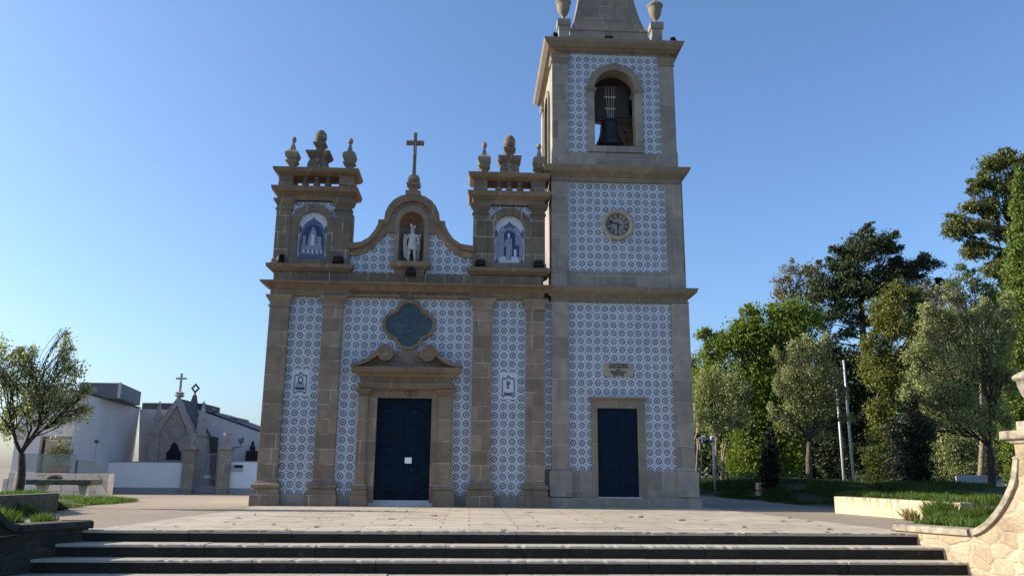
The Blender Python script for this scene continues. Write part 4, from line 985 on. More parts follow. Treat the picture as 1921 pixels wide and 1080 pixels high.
# front wall around the opening
ACX, ARI, ARO, AZ = 4.31, 0.645, 0.865, 12.72
def wall_with_arch(axis, c, half, zc, z0, z1, lo, hi, t0, t1, name, mat, org=None):
    """flat wall lying in the x,z (axis x) or y,z (axis y) plane with an arched hole"""
    n = 14; arc = [(c + half * math.cos(math.pi * i / n), zc + half * math.sin(math.pi * i / n)) for i in range(n + 1)]
    L = [(lo, z0), (c - half, z0), (c - half, zc)] + [p for p in reversed(arc)][1:-1]
    mb = MB()
    def quad(pts):
        if axis == 'x': mb.prism(pts, t0, t1)
        else:
            nn = len(pts); v = [(t0, y, z) for y, z in pts] + [(t1, y, z) for y, z in pts]
            mb.add(v, [tuple(range(nn)), tuple(reversed(range(nn, 2 * nn)))] + [(i, nn + i, nn + (i + 1) % nn, (i + 1) % nn) for i in range(nn)])
    left = [(lo, z0), (c - half, z0), (c - half, zc)] + [arc[n - i] for i in range(1, n // 2 + 1)] + [(c, z1), (lo, z1)]
    right = [(c, z1)] + [arc[n // 2 - i] for i in range(0, n // 2)] + [(c + half, zc), (c + half, z0), (hi, z0), (hi, z1)]
    quad(left); quad(right)
    if name is None: return mb
    return mb.build(name, mat, CH, origin=org)
wall_with_arch('x', ACX, ARO - 0.02, AZ, 10.58, 13.90, 2.82, 5.78, 0.0, 0.04, "tile_panel", T_bel, org=(2.943, 0.0, 13.728))
wall_with_arch('x', ACX, ARI + 0.02, AZ, 10.60, 14.0, 2.86, 5.74, 0.041, 0.45, "belfry_wall", M_grey)
wall_with_arch('x', ACX, 0.62, AZ, 10.60, 14.0, 2.86, 5.74, TD - 0.5, TD - 0.1, "belfry_wall", M_grey)
wall_with_arch('y', 2.0, 0.62, AZ, 10.60, 14.0, 0.5, TD - 0.6, BX0 + 0.06, BX0 + 0.42, "belfry_wall", M_grey)
wall_with_arch('y', 2.0, 0.62, AZ, 10.60, 14.0, 0.5, TD - 0.6, BX1 - 0.42, BX1 - 0.06, "belfry_wall", M_grey)
# front arch surround
A = arch_pts(ACX, AZ, ARO, 12.70, 18); B = arch_pts(ACX, AZ, ARI, 12.70, 18)
MB().band(A, B, -0.055, 0.45).build("belfry_arch", M_greyT, CH)
for x0, x1 in ((ACX - ARO, ACX - ARI), (ACX + ARI, ACX + ARO)):
    MB().box(x0, x1, -0.05, 0.45, 10.80, 12.62).build("belfry_jamb", M_grey, CH, bevel=0.006)
    MB().stack(x0, x1, -0.05, 0.45, [(0.0, 12.58), (0.02, 12.60), (0.02, 12.63), (0.07, 12.66), (0.07, 12.71), (0.02, 12.715)]).build("belfry_impost", M_greyT, CH)
MB().box(ACX - 0.09, ACX + 0.09, -0.075, 0.0, 13.37, 13.60).build("keystone", M_greyT, CH)
MB().box(ACX - ARO, ACX + ARO, -0.05, 0.45, 10.60, 10.80).build("belfry_sill", M_grey, CH)
# ring surround on the sunlit left face as well
yA = arch_pts(2.0, AZ, 0.80, 10.62, 14); yB = arch_pts(2.0, AZ, 0.60, 10.62, 14)
mb = MB(); nn = len(yA); vv = []
for (a0, z0), (b0, z1) in zip(yA, yB): vv += [(BX0 - 0.01, a0, z0), (BX0 - 0.01, b0, z1), (BX0 + 0.1, b0, z1), (BX0 + 0.1, a0, z0)]
ff = []
for k_ in range(nn - 1):
    a = 4 * k_; b = a + 4
    for i in range(4): j = (i + 1) % 4; ff.append((a + i, a + j, b + j, b + i))
mb.add(vv, ff).build("belfry_arch", M_greyT, CH)
MB().stack(2.40, 6.18, -0.03, TD - 0.1, [(-0.04, 13.86), (-0.04, 13.98), (0.0, 13.99), (0.05, 14.01), (0.09, 14.04), (0.18, 14.07), (0.24, 14.12), (0.30, 14.17), (0.33, 14.24), (0.34, 14.28), (0.30, 14.29)]).build("top_tower_cornice", M_greyT, CH)
# spire and its plinth
SX, SY = 4.30, 2.0
MB().stack(SX, SX, SY, SY, [(1.38, 14.28), (1.38, 14.92), (1.30, 14.96), (1.30, 15.15), (1.34, 15.17), (1.34, 15.22)]).build("spire_plinth", M_grey, CH)
MB().stack(SX, SX, SY, SY, [(1.25, 15.22), (1.13, 15.62), (1.03, 16.05), (0.86, 17.0), (0.62, 18.4), (0.35, 20.0), (0.10, 21.6)]).sphere((SX, SY, 21.75), 0.2).build("spire", M_spire, CH)
def urn(mb, cx, cy, z0, s):
    mb.lathe(cx, cy, [(r * s, z0 + z * s) for r, z in ((0.15, 0.0), (0.15, 0.04), (0.08, 0.08), (0.055, 0.14), (0.07, 0.18), (0.14, 0.26), (0.20, 0.40), (0.235, 0.58), (0.24, 0.66), (0.275, 0.68), (0.28, 0.73), (0.22, 0.76), (0.14, 0.82), (0.07, 0.90), (0.06, 0.95), (0.085, 1.00), (0.075, 1.07), (0.01, 1.12))], 20)
for ux, uy in ((2.74, 0.25), (5.76, 0.25), (2.72, 3.6), (5.72, 3.6)):
    MB().box(ux - 0.17, ux + 0.17, uy - 0.17, uy + 0.17, 14.28, 14.94).stack(ux, ux, uy, uy, [(0.18, 14.94), (0.215, 14.96), (0.215, 15.17), (0.19, 15.20)]).build("urn_pedestal", M_grey, CH, bevel=0.008)
    ub = MB(); urn(ub, ux, uy, 15.20, 0.93); ub.build("stone_urn", M_greyT, CH, smooth=True)
fplace(5, 2.42, -0.05, 14.30, "floodlight on the left corner of the top tower cornice, lit by the sun", R(-70))
fplace(6, 4.16, -0.02, 14.30, "small black floodlight in front of the spire foot, middle of the top cornice", 0)
fplace(7, 6.25, -0.02, 14.30, "black floodlight on the right corner of the top tower cornice", R(60))
# bell
BL = thing("church_bell", "dark bronze bell with brown headstock hanging in the belfry arch", "bell", (4.30, 0.75, 11.0))
bz = 11.12; bxx, byy = 4.27, 0.75
MB().lathe(bxx, byy, [(r_ * 0.97, bz - 0.06 + (z_ - bz) * 1.22) for r_, z_ in [(0.50, bz), (0.495, bz + 0.05), (0.44, bz + 0.14), (0.37, bz + 0.26), (0.33, bz + 0.40), (0.305, bz + 0.60), (0.29, bz + 0.68), (0.24, bz + 0.74), (0.08, bz + 0.76), (0.05, bz + 0.70), (0.25, bz + 0.62), (0.29, bz + 0.40), (0.33, bz + 0.26), (0.41, bz + 0.12), (0.46, bz + 0.02)]], 32).build("bell_body", M_bronze, BL, smooth=True)
MB().tube([(bxx, byy, bz + 0.65), (bxx, byy, bz - 0.02)], 0.02).sphere((bxx, byy, bz - 0.03), 0.055).build("clapper", M_iron, BL)
hs = MB().box(bxx - 0.60, bxx + 0.62, byy - 0.14, byy + 0.14, bz + 0.92, bz + 2.05)
hs.build("headstock", M_yoke, BL, bevel=0.03)
st_ = MB()
for dx in (-0.14, -0.05, 0.06, 0.15):
    st_.tube([(bxx + dx * 0.55, byy - 0.16, bz + 0.90), (bxx + dx, byy - 0.16, bz + 2.0)], 0.011, 6)
st_.box(bxx - 0.17, bxx + 0.17, byy - 0.185, byy - 0.145, bz + 1.20, bz + 1.24); st_.box(bxx - 0.19, bxx + 0.19, byy - 0.185, byy - 0.145, bz + 1.60, bz + 1.64)
st_.build("bell_straps", M_strap, BL)
MB().box(bxx - 0.66, bxx + 0.68, byy - 0.10, byy + 0.10, bz + 0.86, bz + 0.92).build("axle", M_iron, BL)
mt = MB(); mt.box(bxx + 0.42, bxx + 0.50, byy - 0.2, byy - 0.1, bz + 0.30, bz + 0.62); mt.box(bxx + 0.36, bxx + 0.56, byy - 0.2, byy - 0.12, bz + 0.38, bz + 0.44)
mt.tube([(bxx + 0.42, byy - 0.15, bz + 0.55), (bxx + 0.55, byy - 0.15, bz + 0.40), (bxx + 0.50, byy - 0.15, bz + 0.20)], 0.015, 6); mt.sphere((bxx + 0.51, byy - 0.15, bz + 0.16), 0.06)
mt.build("ringing_hammer", M_iron, BL)
MB().tube([(bxx - 0.56, byy - 0.15, bz + 0.9), (bxx - 0.58, byy - 0.15, bz + 0.4), (bxx - 0.55, byy - 0.15, bz - 0.1)], 0.012, 6).box(bxx - 0.62, bxx - 0.50, byy - 0.1, byy + 0.1, bz + 0.8, bz + 1.2).build("ringing_gear", M_iron, BL)
# dark upper lining of the belfry (timber ceiling)
MB().box(2.8, 5.8, 0.46, TD - 0.52, 13.55, 13.70).build("belfry_ceiling", M_dark, CH)

# ------------------------------------------------------------------ cheek walls, piers and urns beside the steps
def cheek(sg, line, name_lab, pier_c, urn_lab):
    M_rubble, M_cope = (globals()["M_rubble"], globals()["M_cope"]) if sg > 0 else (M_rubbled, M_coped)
    """line: plan points (x,y) of the stair-side face from the terrace end to the pier"""
    w = thing("stair_cheek_wall", name_lab, "wall", (line[0][0], line[0][1], 0))
    T = 0.42
    # height of the wall top along the line (s in 0..1 of last section = scroll)
    pts = []
    def lerp(a, b, t): return (a[0] + (b[0] - a[0]) * t, a[1] + (b[1] - a[1]) * t)
    p0, p1, p2 = line
    for i in range(9): pts.append((lerp(p0, p1, i / 8), 0.03))
    N = 14
    for i in range(1, N + 1):
        t = i / N; q = 1 - math.sqrt(max(0.0, 1 - t ** 1.75)) if t < 1 else 1.0
        z = 0.03 + 1.17 * (0.55 * q + 0.45 * t ** 1.6); pts.append((lerp(p1, p2, t), z))
    v = []; f = []
    for (x, y), z in pts:
        for xx in (x, x + sg * T): v += [(xx, y, -0.80), (xx, y, z)]
    n = len(pts)
    for k_ in range(n - 1):
        a = 4 * k_; b = a + 4
        f += [(a, b, b + 1, a + 1), (a + 2, a + 3, b + 3, b + 2), (a + 1, b + 1, b + 3, a + 3)]
    f += [(0, 1, 3, 2), (4 * (n - 1), 4 * (n - 1) + 2, 4 * (n - 1) + 3, 4 * (n - 1) + 1)]
    MB().add(v, f).build("wall_body", M_rubble, w)
    # coping: flat part then raised scroll band
    def cop(sub, th, over, nm, lift=0.0):
        v = []; f = []
        for k_, ((x, y), z) in enumerate(sub):
            j0 = sub[max(k_ - 1, 0)]; j1 = sub[min(k_ + 1, len(sub) - 1)]
            ds = math.hypot(j1[0][0] - j0[0][0], j1[0][1] - j0[0][1]) or 1e-6; dz = j1[1] - j0[1]; L = math.hypot(ds, dz)
            nx = -dz / L * th; nz = ds / L * th
            dx_ = (j1[0][0] - j0[0][0]) / ds * nx; dy_ = (j1[0][1] - j0[0][1]) / ds * nx
            xa, xb = x - sg * over, x + sg * (T + over)
            v += [(xa, y, z + lift), (xb, y, z + lift), (xb + dx_, y + dy_, z + nz + lift), (xb - sg * 0.04 + dx_, y + dy_, z + nz + 0.02 + lift), (xa + sg * 0.04 + dx_, y + dy_, z + nz + 0.02 + lift), (xa + dx_, y + dy_, z + nz + lift)]
        m_ = len(sub)
        for k_ in range(m_ - 1):
            a = 6 * k_; b = a + 6
            for i in range(6): j = (i + 1) % 6; f.append((a + i, a + j, b + j, b + i))
        f += [tuple(range(6)), tuple(reversed(range(6 * (m_ - 1), 6 * m_)))]
        MB().add(v, f).build(nm, M_cope, w, bevel=0.012)
    cop(pts[:9], 0.085, 0.06, "coping")
    cop(pts[9:], 0.09, 0.06, "scroll_coping")
    cx_, cy_ = pier_c; h = 0.30
    MB().box(cx_ - h, cx_ + h, cy_ - h, cy_ + h, -0.80, 1.44).build("pier", M_rubble, w, bevel=0.01)
    MB().stack(cx_, cx_, cy_, cy_, [(h, 1.42), (h + 0.04, 1.44), (h + 0.05, 1.47), (h + 0.12, 1.50), (h + 0.13, 1.53), (h + 0.13, 1.61), (h + 0.11, 1.62)]).build("pier_cap", M_cope, w, bevel=0.01)
    MB().box(cx_ - h + 0.04, cx_ + h - 0.04, cy_ - h + 0.04, cy_ + h - 0.04, 1.62, 1.76).build("urn_block", M_cope, w, bevel=0.015)
    u = thing("garden_urn", urn_lab, "urn", (cx_, cy_, 1.76)); ub = MB()
    pr = [(0.20, 0.0), (0.19, 0.05), (0.10, 0.10), (0.065, 0.17), (0.075, 0.21), (0.06, 0.24), (0.15, 0.30), (0.25, 0.42), (0.30, 0.58), (0.31, 0.68), (0.36, 0.70), (0.365, 0.75), (0.33, 0.78)]
    ub.lathe(cx_, cy_, [(r * 0.92, 1.76 + z * 0.88) for r, z in pr], 28); ub.build("urn_bowl", M_cope, u, smooth=True)
    MB().lathe(cx_, cy_, [(r * 0.92, 1.76 + z * 0.88) for r, z in ((0.33, 0.78), (0.25, 0.82), (0.15, 0.88), (0.09, 0.93), (0.075, 0.96), (0.12, 0.985), (0.125, 1.03), (0.11, 1.06), (0.03, 1.08))], 24).build("urn_lid", M_cope, u, smooth=True)
cheek(1, [(7.36, -8.95), (7.93, -10.2), (8.20, -11.22)], "sunlit rubble wall with scroll coping and pier on the right of the steps", (8.46, -11.45), "weathered stone urn on the sunlit right pier of the steps")
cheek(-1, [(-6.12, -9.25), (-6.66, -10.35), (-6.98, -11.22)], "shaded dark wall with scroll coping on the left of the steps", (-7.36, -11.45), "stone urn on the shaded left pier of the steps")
MB().box(8.5, 60, -11.6, -11.3, -0.8, 0.05).build("wall_body", M_rubble, None)
tag(bpy.data.objects["wall_body.002"] if "wall_body.002" in bpy.data.objects else COL.objects[-1], None)
rw = COL.objects[-1]; rw.name = "retaining_wall"; tag(rw, "low rubble retaining wall running right from the right pier", "wall")
MB().box(-60, -7.38, -11.6, -11.3, -0.8, 0.05).build("retaining_wall", M_rubble); tag(COL.objects[-1], "low rubble retaining wall running left from the left pier", "wall")

# ------------------------------------------------------------------ planter walls and beds
def wallseg(name, lab, pts, th, z0, z1, mat, cat="wall", joints=True):
    o = thing(name, lab, cat, (pts[0][0], pts[0][1], 0))
    for k_ in range(len(pts) - 1):
        (x0, y0), (x1, y1) = pts[k_], pts[k_ + 1]; L = math.hypot(x1 - x0, y1 - y0); nx, ny = -(y1 - y0) / L * th, (x1 - x0) / L * th
        v = [(x0, y0, z0), (x1, y1, z0), (x1 + nx, y1 + ny, z0), (x0 + nx, y0 + ny, z0)]; v += [(a, b, z1) for a, b, _ in v]
        MB().add(v, [(0, 3, 2, 1), (4, 5, 6, 7), (0, 1, 5, 4), (1, 2, 6, 5), (2, 3, 7, 6), (3, 0, 4, 7)]).build("wall_block", mat, o, bevel=0.012)
    return o
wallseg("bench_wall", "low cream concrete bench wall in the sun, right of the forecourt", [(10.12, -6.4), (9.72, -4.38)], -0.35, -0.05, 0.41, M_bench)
bw = COL.objects[-1].parent
v0 = [(9.718, -4.375), (9.33, -2.25)]
(x0, y0), (x1, y1) = v0; L = math.hypot(x1 - x0, y1 - y0); nx, ny = -(y1 - y0) / L * -0.35, (x1 - x0) / L * -0.35
v = [(x0, y0, -0.05), (x1, y1, -0.05), (x1 + nx, y1 + ny, -0.05), (x0 + nx, y0 + ny, -0.05)]; v += [(a, b, 0.412) for a, b, _ in v]
MB().add(v, [(0, 3, 2, 1), (4, 5, 6, 7), (0, 1, 5, 4), (1, 2, 6, 5), (2, 3, 7, 6), (3, 0, 4, 7)]).build("wall_block", M_bench, bw, bevel=0.012)
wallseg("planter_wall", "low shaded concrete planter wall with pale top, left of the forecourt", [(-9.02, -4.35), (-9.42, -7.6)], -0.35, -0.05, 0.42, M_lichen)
pw_ = COL.objects[-1].parent

def lawn_z(x, y):
    e = x - (10.95 - 0.07 * y)
    return 0.012 + 0.50 * sst(0.0, 2.6, e) * sst(-3, 1.5, y) + 0.10 * sst(0.2, 1.2, e) + 0.06 * math.sin(x * 0.9) * math.sin(y * 0.5) * sst(0.5, 3, e)
# lawn strip to the right of the side path
lx = [0, 0.25, 0.6, 1.0, 1.6, 2.3, 3.2, 4.5, 6, 8, 11, 15, 20, 30, 45, 80, 160]; ly = [-9 + 1.0 * i for i in range(30)] + [24, 28, 34, 42, 60, 100, 180]
v = []; f = []
def lx0(y): return (10.95 - 0.07 * y) if y > -2 else (9.75 + (-2 - y) * 0.17)
for y in ly:
    for d in lx:
        x = lx0(y) + d
        zz = (0.012 + (0.28 if y <= -2.5 else 0.0)) if d == 0 else lawn_z(10.95 - 0.07 * y + d, y)
        if y <= -2.5: zz = 0.30 + 0.14 * sst(0, 3, d)
        v.append((x, y, zz))
nx_ = len(lx)
for j in range(len(ly) - 1):
    for i in range(nx_ - 1): f.append((j * nx_ + i, j * nx_ + i + 1, (j + 1) * nx_ + i + 1, (j + 1) * nx_ + i))
lw = MB(); lw.v = v; lw.f = f; lw = lw.build("lawn", M_lawn, smooth=True); lw['kind'] = 'structure'
kb = MB().tube([(10.90 - 0.07 * y, y, 0.0) for y in range(-1, 31, 3)], 0.05, 6).build("kerb", M_lichen); kb['kind'] = 'structure'
# planting beds beside the steps
bd = MB().add([(7.80, -8.9, 0.05), (9.0, -11.3, 0.12), (30, -11.3, 0.3), (30, -3, 0.3), (10.0, -6.3, 0.08), (8.9, -7.0, 0.02)], [(0, 1, 2, 3, 4, 5)]).build("planting_bed", M_grassbase); bd['kind'] = 'structure'
bd = MB().add([(-6.9, -9.3, 0.05), (-7.5, -8.3, 0.02), (-9.1, -7.0, 0.06), (-9.4, -7.6, 0.10), (-30, -7.6, 0.2), (-30, -11.3, 0.2), (-7.4, -11.3, 0.12)], [(0, 1, 2, 3, 4, 5, 6)]).build("planting_bed", M_grassbase); bd['kind'] = 'structure'
bd = MB().add([(-9.15, -4.3, 0.32), (-9.4, -3.0, 0.02), (-9.85, -2.3, 0.02), (-10.2, 1.0, 0.02), (-11.2, 3.2, 0.02), (-14, 4, 0.1), (-30, 3, 0.2), (-30, -7.5, 0.3), (-9.7, -7.5, 0.32)], [(0, 1, 2, 3, 4, 5, 6, 7, 8)]).build("grass_verge", M_grassbase); bd['kind'] = 'structure'

# ------------------------------------------------------------------ foliage
def fast_mesh(name, verts, nq, k, mat, parent=None, loc=None):
    """verts (nq*k,3) as nq polygons of k corners"""
    me = bpy.data.meshes.new(name); nv = nq * k
    me.vertices.add(nv); me.vertices.foreach_set("co", verts.astype(np.float32).ravel())
    me.loops.add(nv); me.loops.foreach_set("vertex_index", np.arange(nv, dtype=np.int32))
    me.polygons.add(nq); me.polygons.foreach_set("loop_start", np.arange(0, nv, k, dtype=np.int32)); me.polygons.foreach_set("loop_total", np.full(nq, k, dtype=np.int32))
    me.update(); me.validate(); me.materials.append(mat)
    o = bpy.data.objects.new(name, me); COL.objects.link(o)
    if parent: o.parent = parent
    return o
DK = 1.45
def leaf_cloud(lobes, dens, leaf, aspect=0.5, clump=0.16, percl=26, flat=0.0, droop=0.0, fill=0.55):
    """lobes: (centre, rx, ry, rz); leaves gathered in twig clumps within each lobe"""
    out = []
    for c, rx, ry, rz, k in lobes:
        n = max(6, int(DK * dens * k)); nc = max(3, n // percl)
        d = RNG.normal(size=(nc, 3)); d /= np.linalg.norm(d, axis=1)[:, None]
        rad = RNG.random(nc) ** (1 / 3 * (1 + fill)) ; rad = np.clip(rad * RNG.normal(1.0, 0.10, nc), 0, 1.22)
        cc = np.array(c) + d * rad[:, None] * np.array([rx, ry, rz])
        s = 1.25 * clump * (rx + rz) * 0.5 * RNG.uniform(0.6, 1.4, nc)
        idx = np.repeat(np.arange(nc), percl)
        off = RNG.normal(size=(len(idx), 3)) * s[idx][:, None]; off[:, 2] *= (1 - flat)
        if droop: off[:, 2] -= np.abs(off[:, 0] + off[:, 1]) * droop
        out.append(cc[idx] + off)
    P_ = np.concatenate(out); n = len(P_)
    a = RNG.normal(size=(n, 3)); a /= np.linalg.norm(a, axis=1)[:, None]
    if droop: a[:, 2] -= droop * 1.5; a /= np.linalg.norm(a, axis=1)[:, None]
    b = np.cross(a, RNG.normal(size=(n, 3))); b /= np.linalg.norm(b, axis=1)[:, None]
    L = leaf * RNG.uniform(0.6, 1.35, n)[:, None]; W = L * aspect
    q = np.stack([P_ - a * L * 0.5, P_ + b * W * 0.5, P_ + a * L * 0.5, P_ - b * W * 0.5], axis=1)
    return q.reshape(-1, 3), n
def limb(mb, p0, p1, r0, r1, wig=0.12, n=6, seg=7):
    p0 = Vector(p0); p1 = Vector(p1); L = (p1 - p0).length; pts = []
    o = Vector((random.uniform(-1, 1), random.uniform(-1, 1), random.uniform(-0.3, 0.6))) * wig * L
    for i in range(n + 1):
        t = i / n; j = Vector((random.uniform(-1, 1), random.uniform(-1, 1), random.uniform(-1, 1))) * wig * 0.15 * L * (0 < i < n)
        pts.append(p0.lerp(p1, t) + o * math.sin(math.pi * t) + j)
    mb.tube(pts, [r0 + (r1 - r0) * (i / n) for i in range(n + 1)], seg); return pts
def tree(name, lab, cat, Y, base_px, lobes, leafm, bark, dens=1.2, leaf=0.12, trunk_r=0.18, fork=None, aspect=0.5, clump=0.16, percl=26, flat=0.0, droop=0.0, group=None, stems=1, zbase=None, dep=0.85, twigs=2, fill=0.55, extra=None, GROW=1.12, ragged=True):
    s = mpp(Y); b = at(base_px[0], base_px[1], Y)
    if zbase is not None: b.z = zbase
    t = thing(name, lab, cat, tuple(b), group)
    LB = []
    if ragged: lobes = [(px + random.uniform(-.45, .45) * rx, py + random.uniform(-.5, .5) * ry, rx * random.uniform(.6, 1.2), ry * random.uniform(.6, 1.2)) for px, py, rx, ry in lobes] + [(px + random.uniform(-1, 1) * rx, py + random.uniform(-1.1, .6) * ry, rx * .42, ry * .42) for px, py, rx, ry in lobes]
    if ragged: lobes = lobes + [(px + random.uniform(-.5, .5) * rx, py - ry * random.uniform(.6, 1.1), 7, ry * .8) for px, py, rx, ry in lobes if random.random() < .6]
    for (px, py, rx, ry) in lobes:
        c = at(px, py, Y); c.y += RNG.uniform(-0.45, 0.45) * rx * s
        LB.append(((c.x, c.y, c.z), GROW * rx * s, GROW * rx * s * dep, GROW * ry * s, rx * ry))
    q, n = leaf_cloud(LB, dens, leaf, aspect, clump, percl, flat, droop, fill)
    q = q - np.array(b)
    fast_mesh("crown", q, n, 4, leafm, t)
    tk = MB()
    fk = at(fork[0], fork[1], Y) if fork else Vector((b.x, b.y, b.z + 0.35 * (LB[0][0][2] - b.z)))
    bb = Vector((b.x, b.y, b.z - 0.3))
    for k_ in range(stems):
        o = Vector((random.uniform(-0.5, 0.5), random.uniform(-0.5, 0.5), 0)) * (2.6 if stems > 1 else 0)
        limb(tk, bb + o, fk + o * 1.1, trunk_r * 1.25, trunk_r * 0.8, 0.04 if stems == 1 else 0.08, 8, 9)
    m_ = max(1, min(6, round(len(LB) / 4)))
    order = sorted(LB, key=lambda q: math.atan2(q[0][0] - fk.x, q[0][2] - fk.z + 1.0)); groups = [order[i * len(order) // m_:(i + 1) * len(order) // m_] for i in range(m_)]
    for G in groups:
        if not G or twigs == 0: continue
        cen = sum((Vector(q[0]) for q in G), Vector((0, 0, 0))) / len(G)
        mid = fk.lerp(cen, 0.62) + Vector((random.uniform(-.3, .3), random.uniform(-.5, .5), 0.0)) * trunk_r * 2
        r1 = trunk_r * 0.95 / math.sqrt(m_); main = limb(tk, fk, mid, r1, r1 * 0.5, 0.13, 7, 7)
        for (c, rx, ry, rz, k_) in G:
            c = Vector(c); st_ = main[random.choice((3, 4, 5, 6))]
            pts = limb(tk, st_, c + Vector((0, 0, rz * 0.3)), r1 * 0.42, 0.010, 0.16, 7, 5)
            for j in range(twigs + 1):
                e_ = c + Vector((random.uniform(-1, 1) * rx, random.uniform(-1, 1) * ry, random.uniform(-0.4, 1) * rz))
                limb(tk, pts[random.choice((3, 4, 5))], e_, r1 * 0.16, 0.006, 0.14, 4, 4)
    if extra: extra(tk, b)
    tk.build("trunk", bark, t, smooth=True)
    return t
# right-hand park, far to near
wb = []
for i in range(30):
    px = 1300 + i * 22 + random.uniform(-8, 8)
    for py in (700, 760, 820, 870):
        if py == 700 and (px < 1420): continue
        wb.append((px, py + random.uniform(-15, 15), 26, 30))
LB = []
for px, py, rx, ry in wb:
    c = at(px, py, 42); s = mpp(42); LB.append(((c.x, c.y + random.uniform(-2, 2), c.z), rx * s, rx * s, ry * s, rx * ry))
q, n = leaf_cloud(LB, 0.9, 0.32, 0.6, 0.2, 24)
o = fast_mesh("distant_woodland", q, n, 4, L_dark); tag(o, "dark distant woodland closing the park behind the trees", "woodland", kind="stuff")
tree("eucalyptus_tree", "thin brownish eucalyptus crown showing left of the big dark pine", "tree", 45, (1500, 900), [(1462, 522, 24, 14), (1488, 506, 26, 12), (1520, 502, 26, 12), (1535, 522, 26, 18), (1460, 552, 20, 16), (1495, 545, 24, 20), (1525, 560, 24, 24), (1500, 590, 30, 24)], L_euc, M_bark, dens=0.75, leaf=0.24, trunk_r=0.35, fork=(1505, 620), clump=0.22, twigs=3)
tree("eucalyptus_tree", "brownish eucalyptus between the dark pine and the tall right-hand trees", "tree", 40, (1745, 900), [(1752, 545, 26, 20), (1745, 580, 28, 26), (1772, 560, 24, 24), (1735, 620, 30, 30), (1775, 610, 28, 30), (1725, 560, 16, 16)], L_euc, M_bark, dens=0.8, leaf=0.22, trunk_r=0.3, fork=(1748, 680), clump=0.22, droop=0.3)
tree("background_tree", "dark leafy tree filling the gap under the pine's bare branches", "tree", 26, (1590, 905), [(1545, 660, 30, 26), (1580, 690, 34, 30), (1560, 730, 36, 34), (1610, 740, 34, 34), (1545, 780, 34, 34), (1600, 800, 40, 34), (1640, 700, 22, 30), (1630, 840, 30, 34)], L_dark, M_barkd, dens=1.6, leaf=0.2, trunk_r=0.2, clump=0.2)
tree("background_tree", "grey-green eucalyptus mass behind the large right olive tree", "tree", 20, (1790, 905), [(1735, 640, 34, 30), (1770, 610, 34, 28), (1812, 615, 32, 28), (1850, 640, 32, 30), (1790, 660, 40, 34), (1740, 700, 36, 36), (1840, 700, 36, 36), (1780, 750, 44, 40), (1840, 780, 38, 40), (1735, 790, 32, 40), (1880, 740, 30, 44)], L_olive, M_bark, dens=1.3, leaf=0.18, trunk_r=0.25, clump=0.2, droop=0.3)
def pine_branches(tk, b):
    for k_ in range(16):
        z = at(1613, 670 - k_ * 7, 30); sgn = -1 if k_ % 2 else 1
        e_ = z + Vector((sgn * random.uniform(1.0, 2.7), random.uniform(-1.5, 1.5), random.uniform(-0.1, 0.5)))
        limb(tk, z, e_, 0.06, 0.015, 0.08, 5, 5)
tree("pine_tree", "big dark pine with bare lower branches, tallest in the middle of the park", "pine", 30, (1610, 905), [(1625, 445, 26, 20), (1597, 462, 28, 20), (1655, 455, 30, 20), (1680, 470, 22, 16), (1575, 482, 24, 16), (1620, 482, 42, 20), (1665, 500, 38, 20), (1590, 510, 42, 20), (1556, 500, 18, 14), (1732, 495, 22, 15), (1705, 512, 28, 18), (1640, 525, 50, 20), (1550, 532, 34, 16), (1690, 540, 38, 20), (1600, 548, 46, 20), (1540, 556, 32, 14), (1655, 562, 40, 18), (1570, 580, 38, 15), (1545, 602, 34, 12), (1715, 560, 24, 16), (1580, 625, 30, 10), (1660, 590, 26, 14), (1765, 530, 12, 8), (1630, 600, 26, 10)], L_pine, M_barkd, dens=2.3, leaf=0.24, trunk_r=0.24, fork=(1616, 560), aspect=0.32, clump=0.17, percl=30, flat=0.3, twigs=2, extra=pine_branches)
tree("blackwood_tree", "tall open-crowned dark evergreen leaning in from the right edge", "tree", 24, (1915, 900), [(1900, 300, 26, 16), (1872, 312, 26, 16), (1850, 332, 24, 14), (1905, 335, 28, 18), (1835, 350, 22, 12), (1880, 350, 24, 14), (1822, 358, 14, 10), (1818, 395, 24, 13), (1792, 412, 22, 12), (1845, 388, 22, 12), (1868, 398, 18, 14), (1800, 440, 26, 14), (1835, 430, 30, 16), (1870, 440, 28, 20), (1905, 400, 20, 24), (1845, 465, 34, 16), (1820, 470, 22, 10), (1885, 480, 26, 22), (1865, 505, 30, 18), (1890, 540, 28, 28), (1870, 560, 22, 20), (1905, 590, 24, 40), (1925, 450, 22, 50), (1925, 350, 26, 40)], L_acacia, M_barkd, dens=2.6, leaf=0.17, trunk_r=0.26, fork=(1900, 470), clump=0.18, percl=28, flat=0.25, twigs=3)
tree("broadleaf_tree", "bright spring-green broadleaf tree right behind the bell tower corner", "tree", 20, (1405, 905), [(1328, 628, 20, 10), (1345, 640, 24, 14), (1340, 668, 28, 18), (1375, 628, 26, 18), (1398, 612, 24, 16), (1425, 605, 26, 20), (1412, 582, 14, 10), (1455, 590, 26, 20), (1480, 580, 26, 18), (1500, 605, 34, 28), (1460, 630, 40, 30), (1415, 645, 38, 28), (1375, 665, 36, 26), (1345, 700, 34, 26), (1400, 700, 44, 32), (1455, 690, 44, 34), (1500, 660, 34, 34), (1480, 740, 42, 38), (1425, 750, 44, 38), (1400, 800, 38, 34), (1410, 850, 36, 34), (1395, 885, 34, 20), (1455, 800, 30, 34), (1325, 720, 20, 22), (1470, 850, 26, 34)], L_bright, M_bark, dens=1.7, leaf=0.17, trunk_r=0.2, fork=(1410, 760), clump=0.19, twigs=2, GROW=1.3)
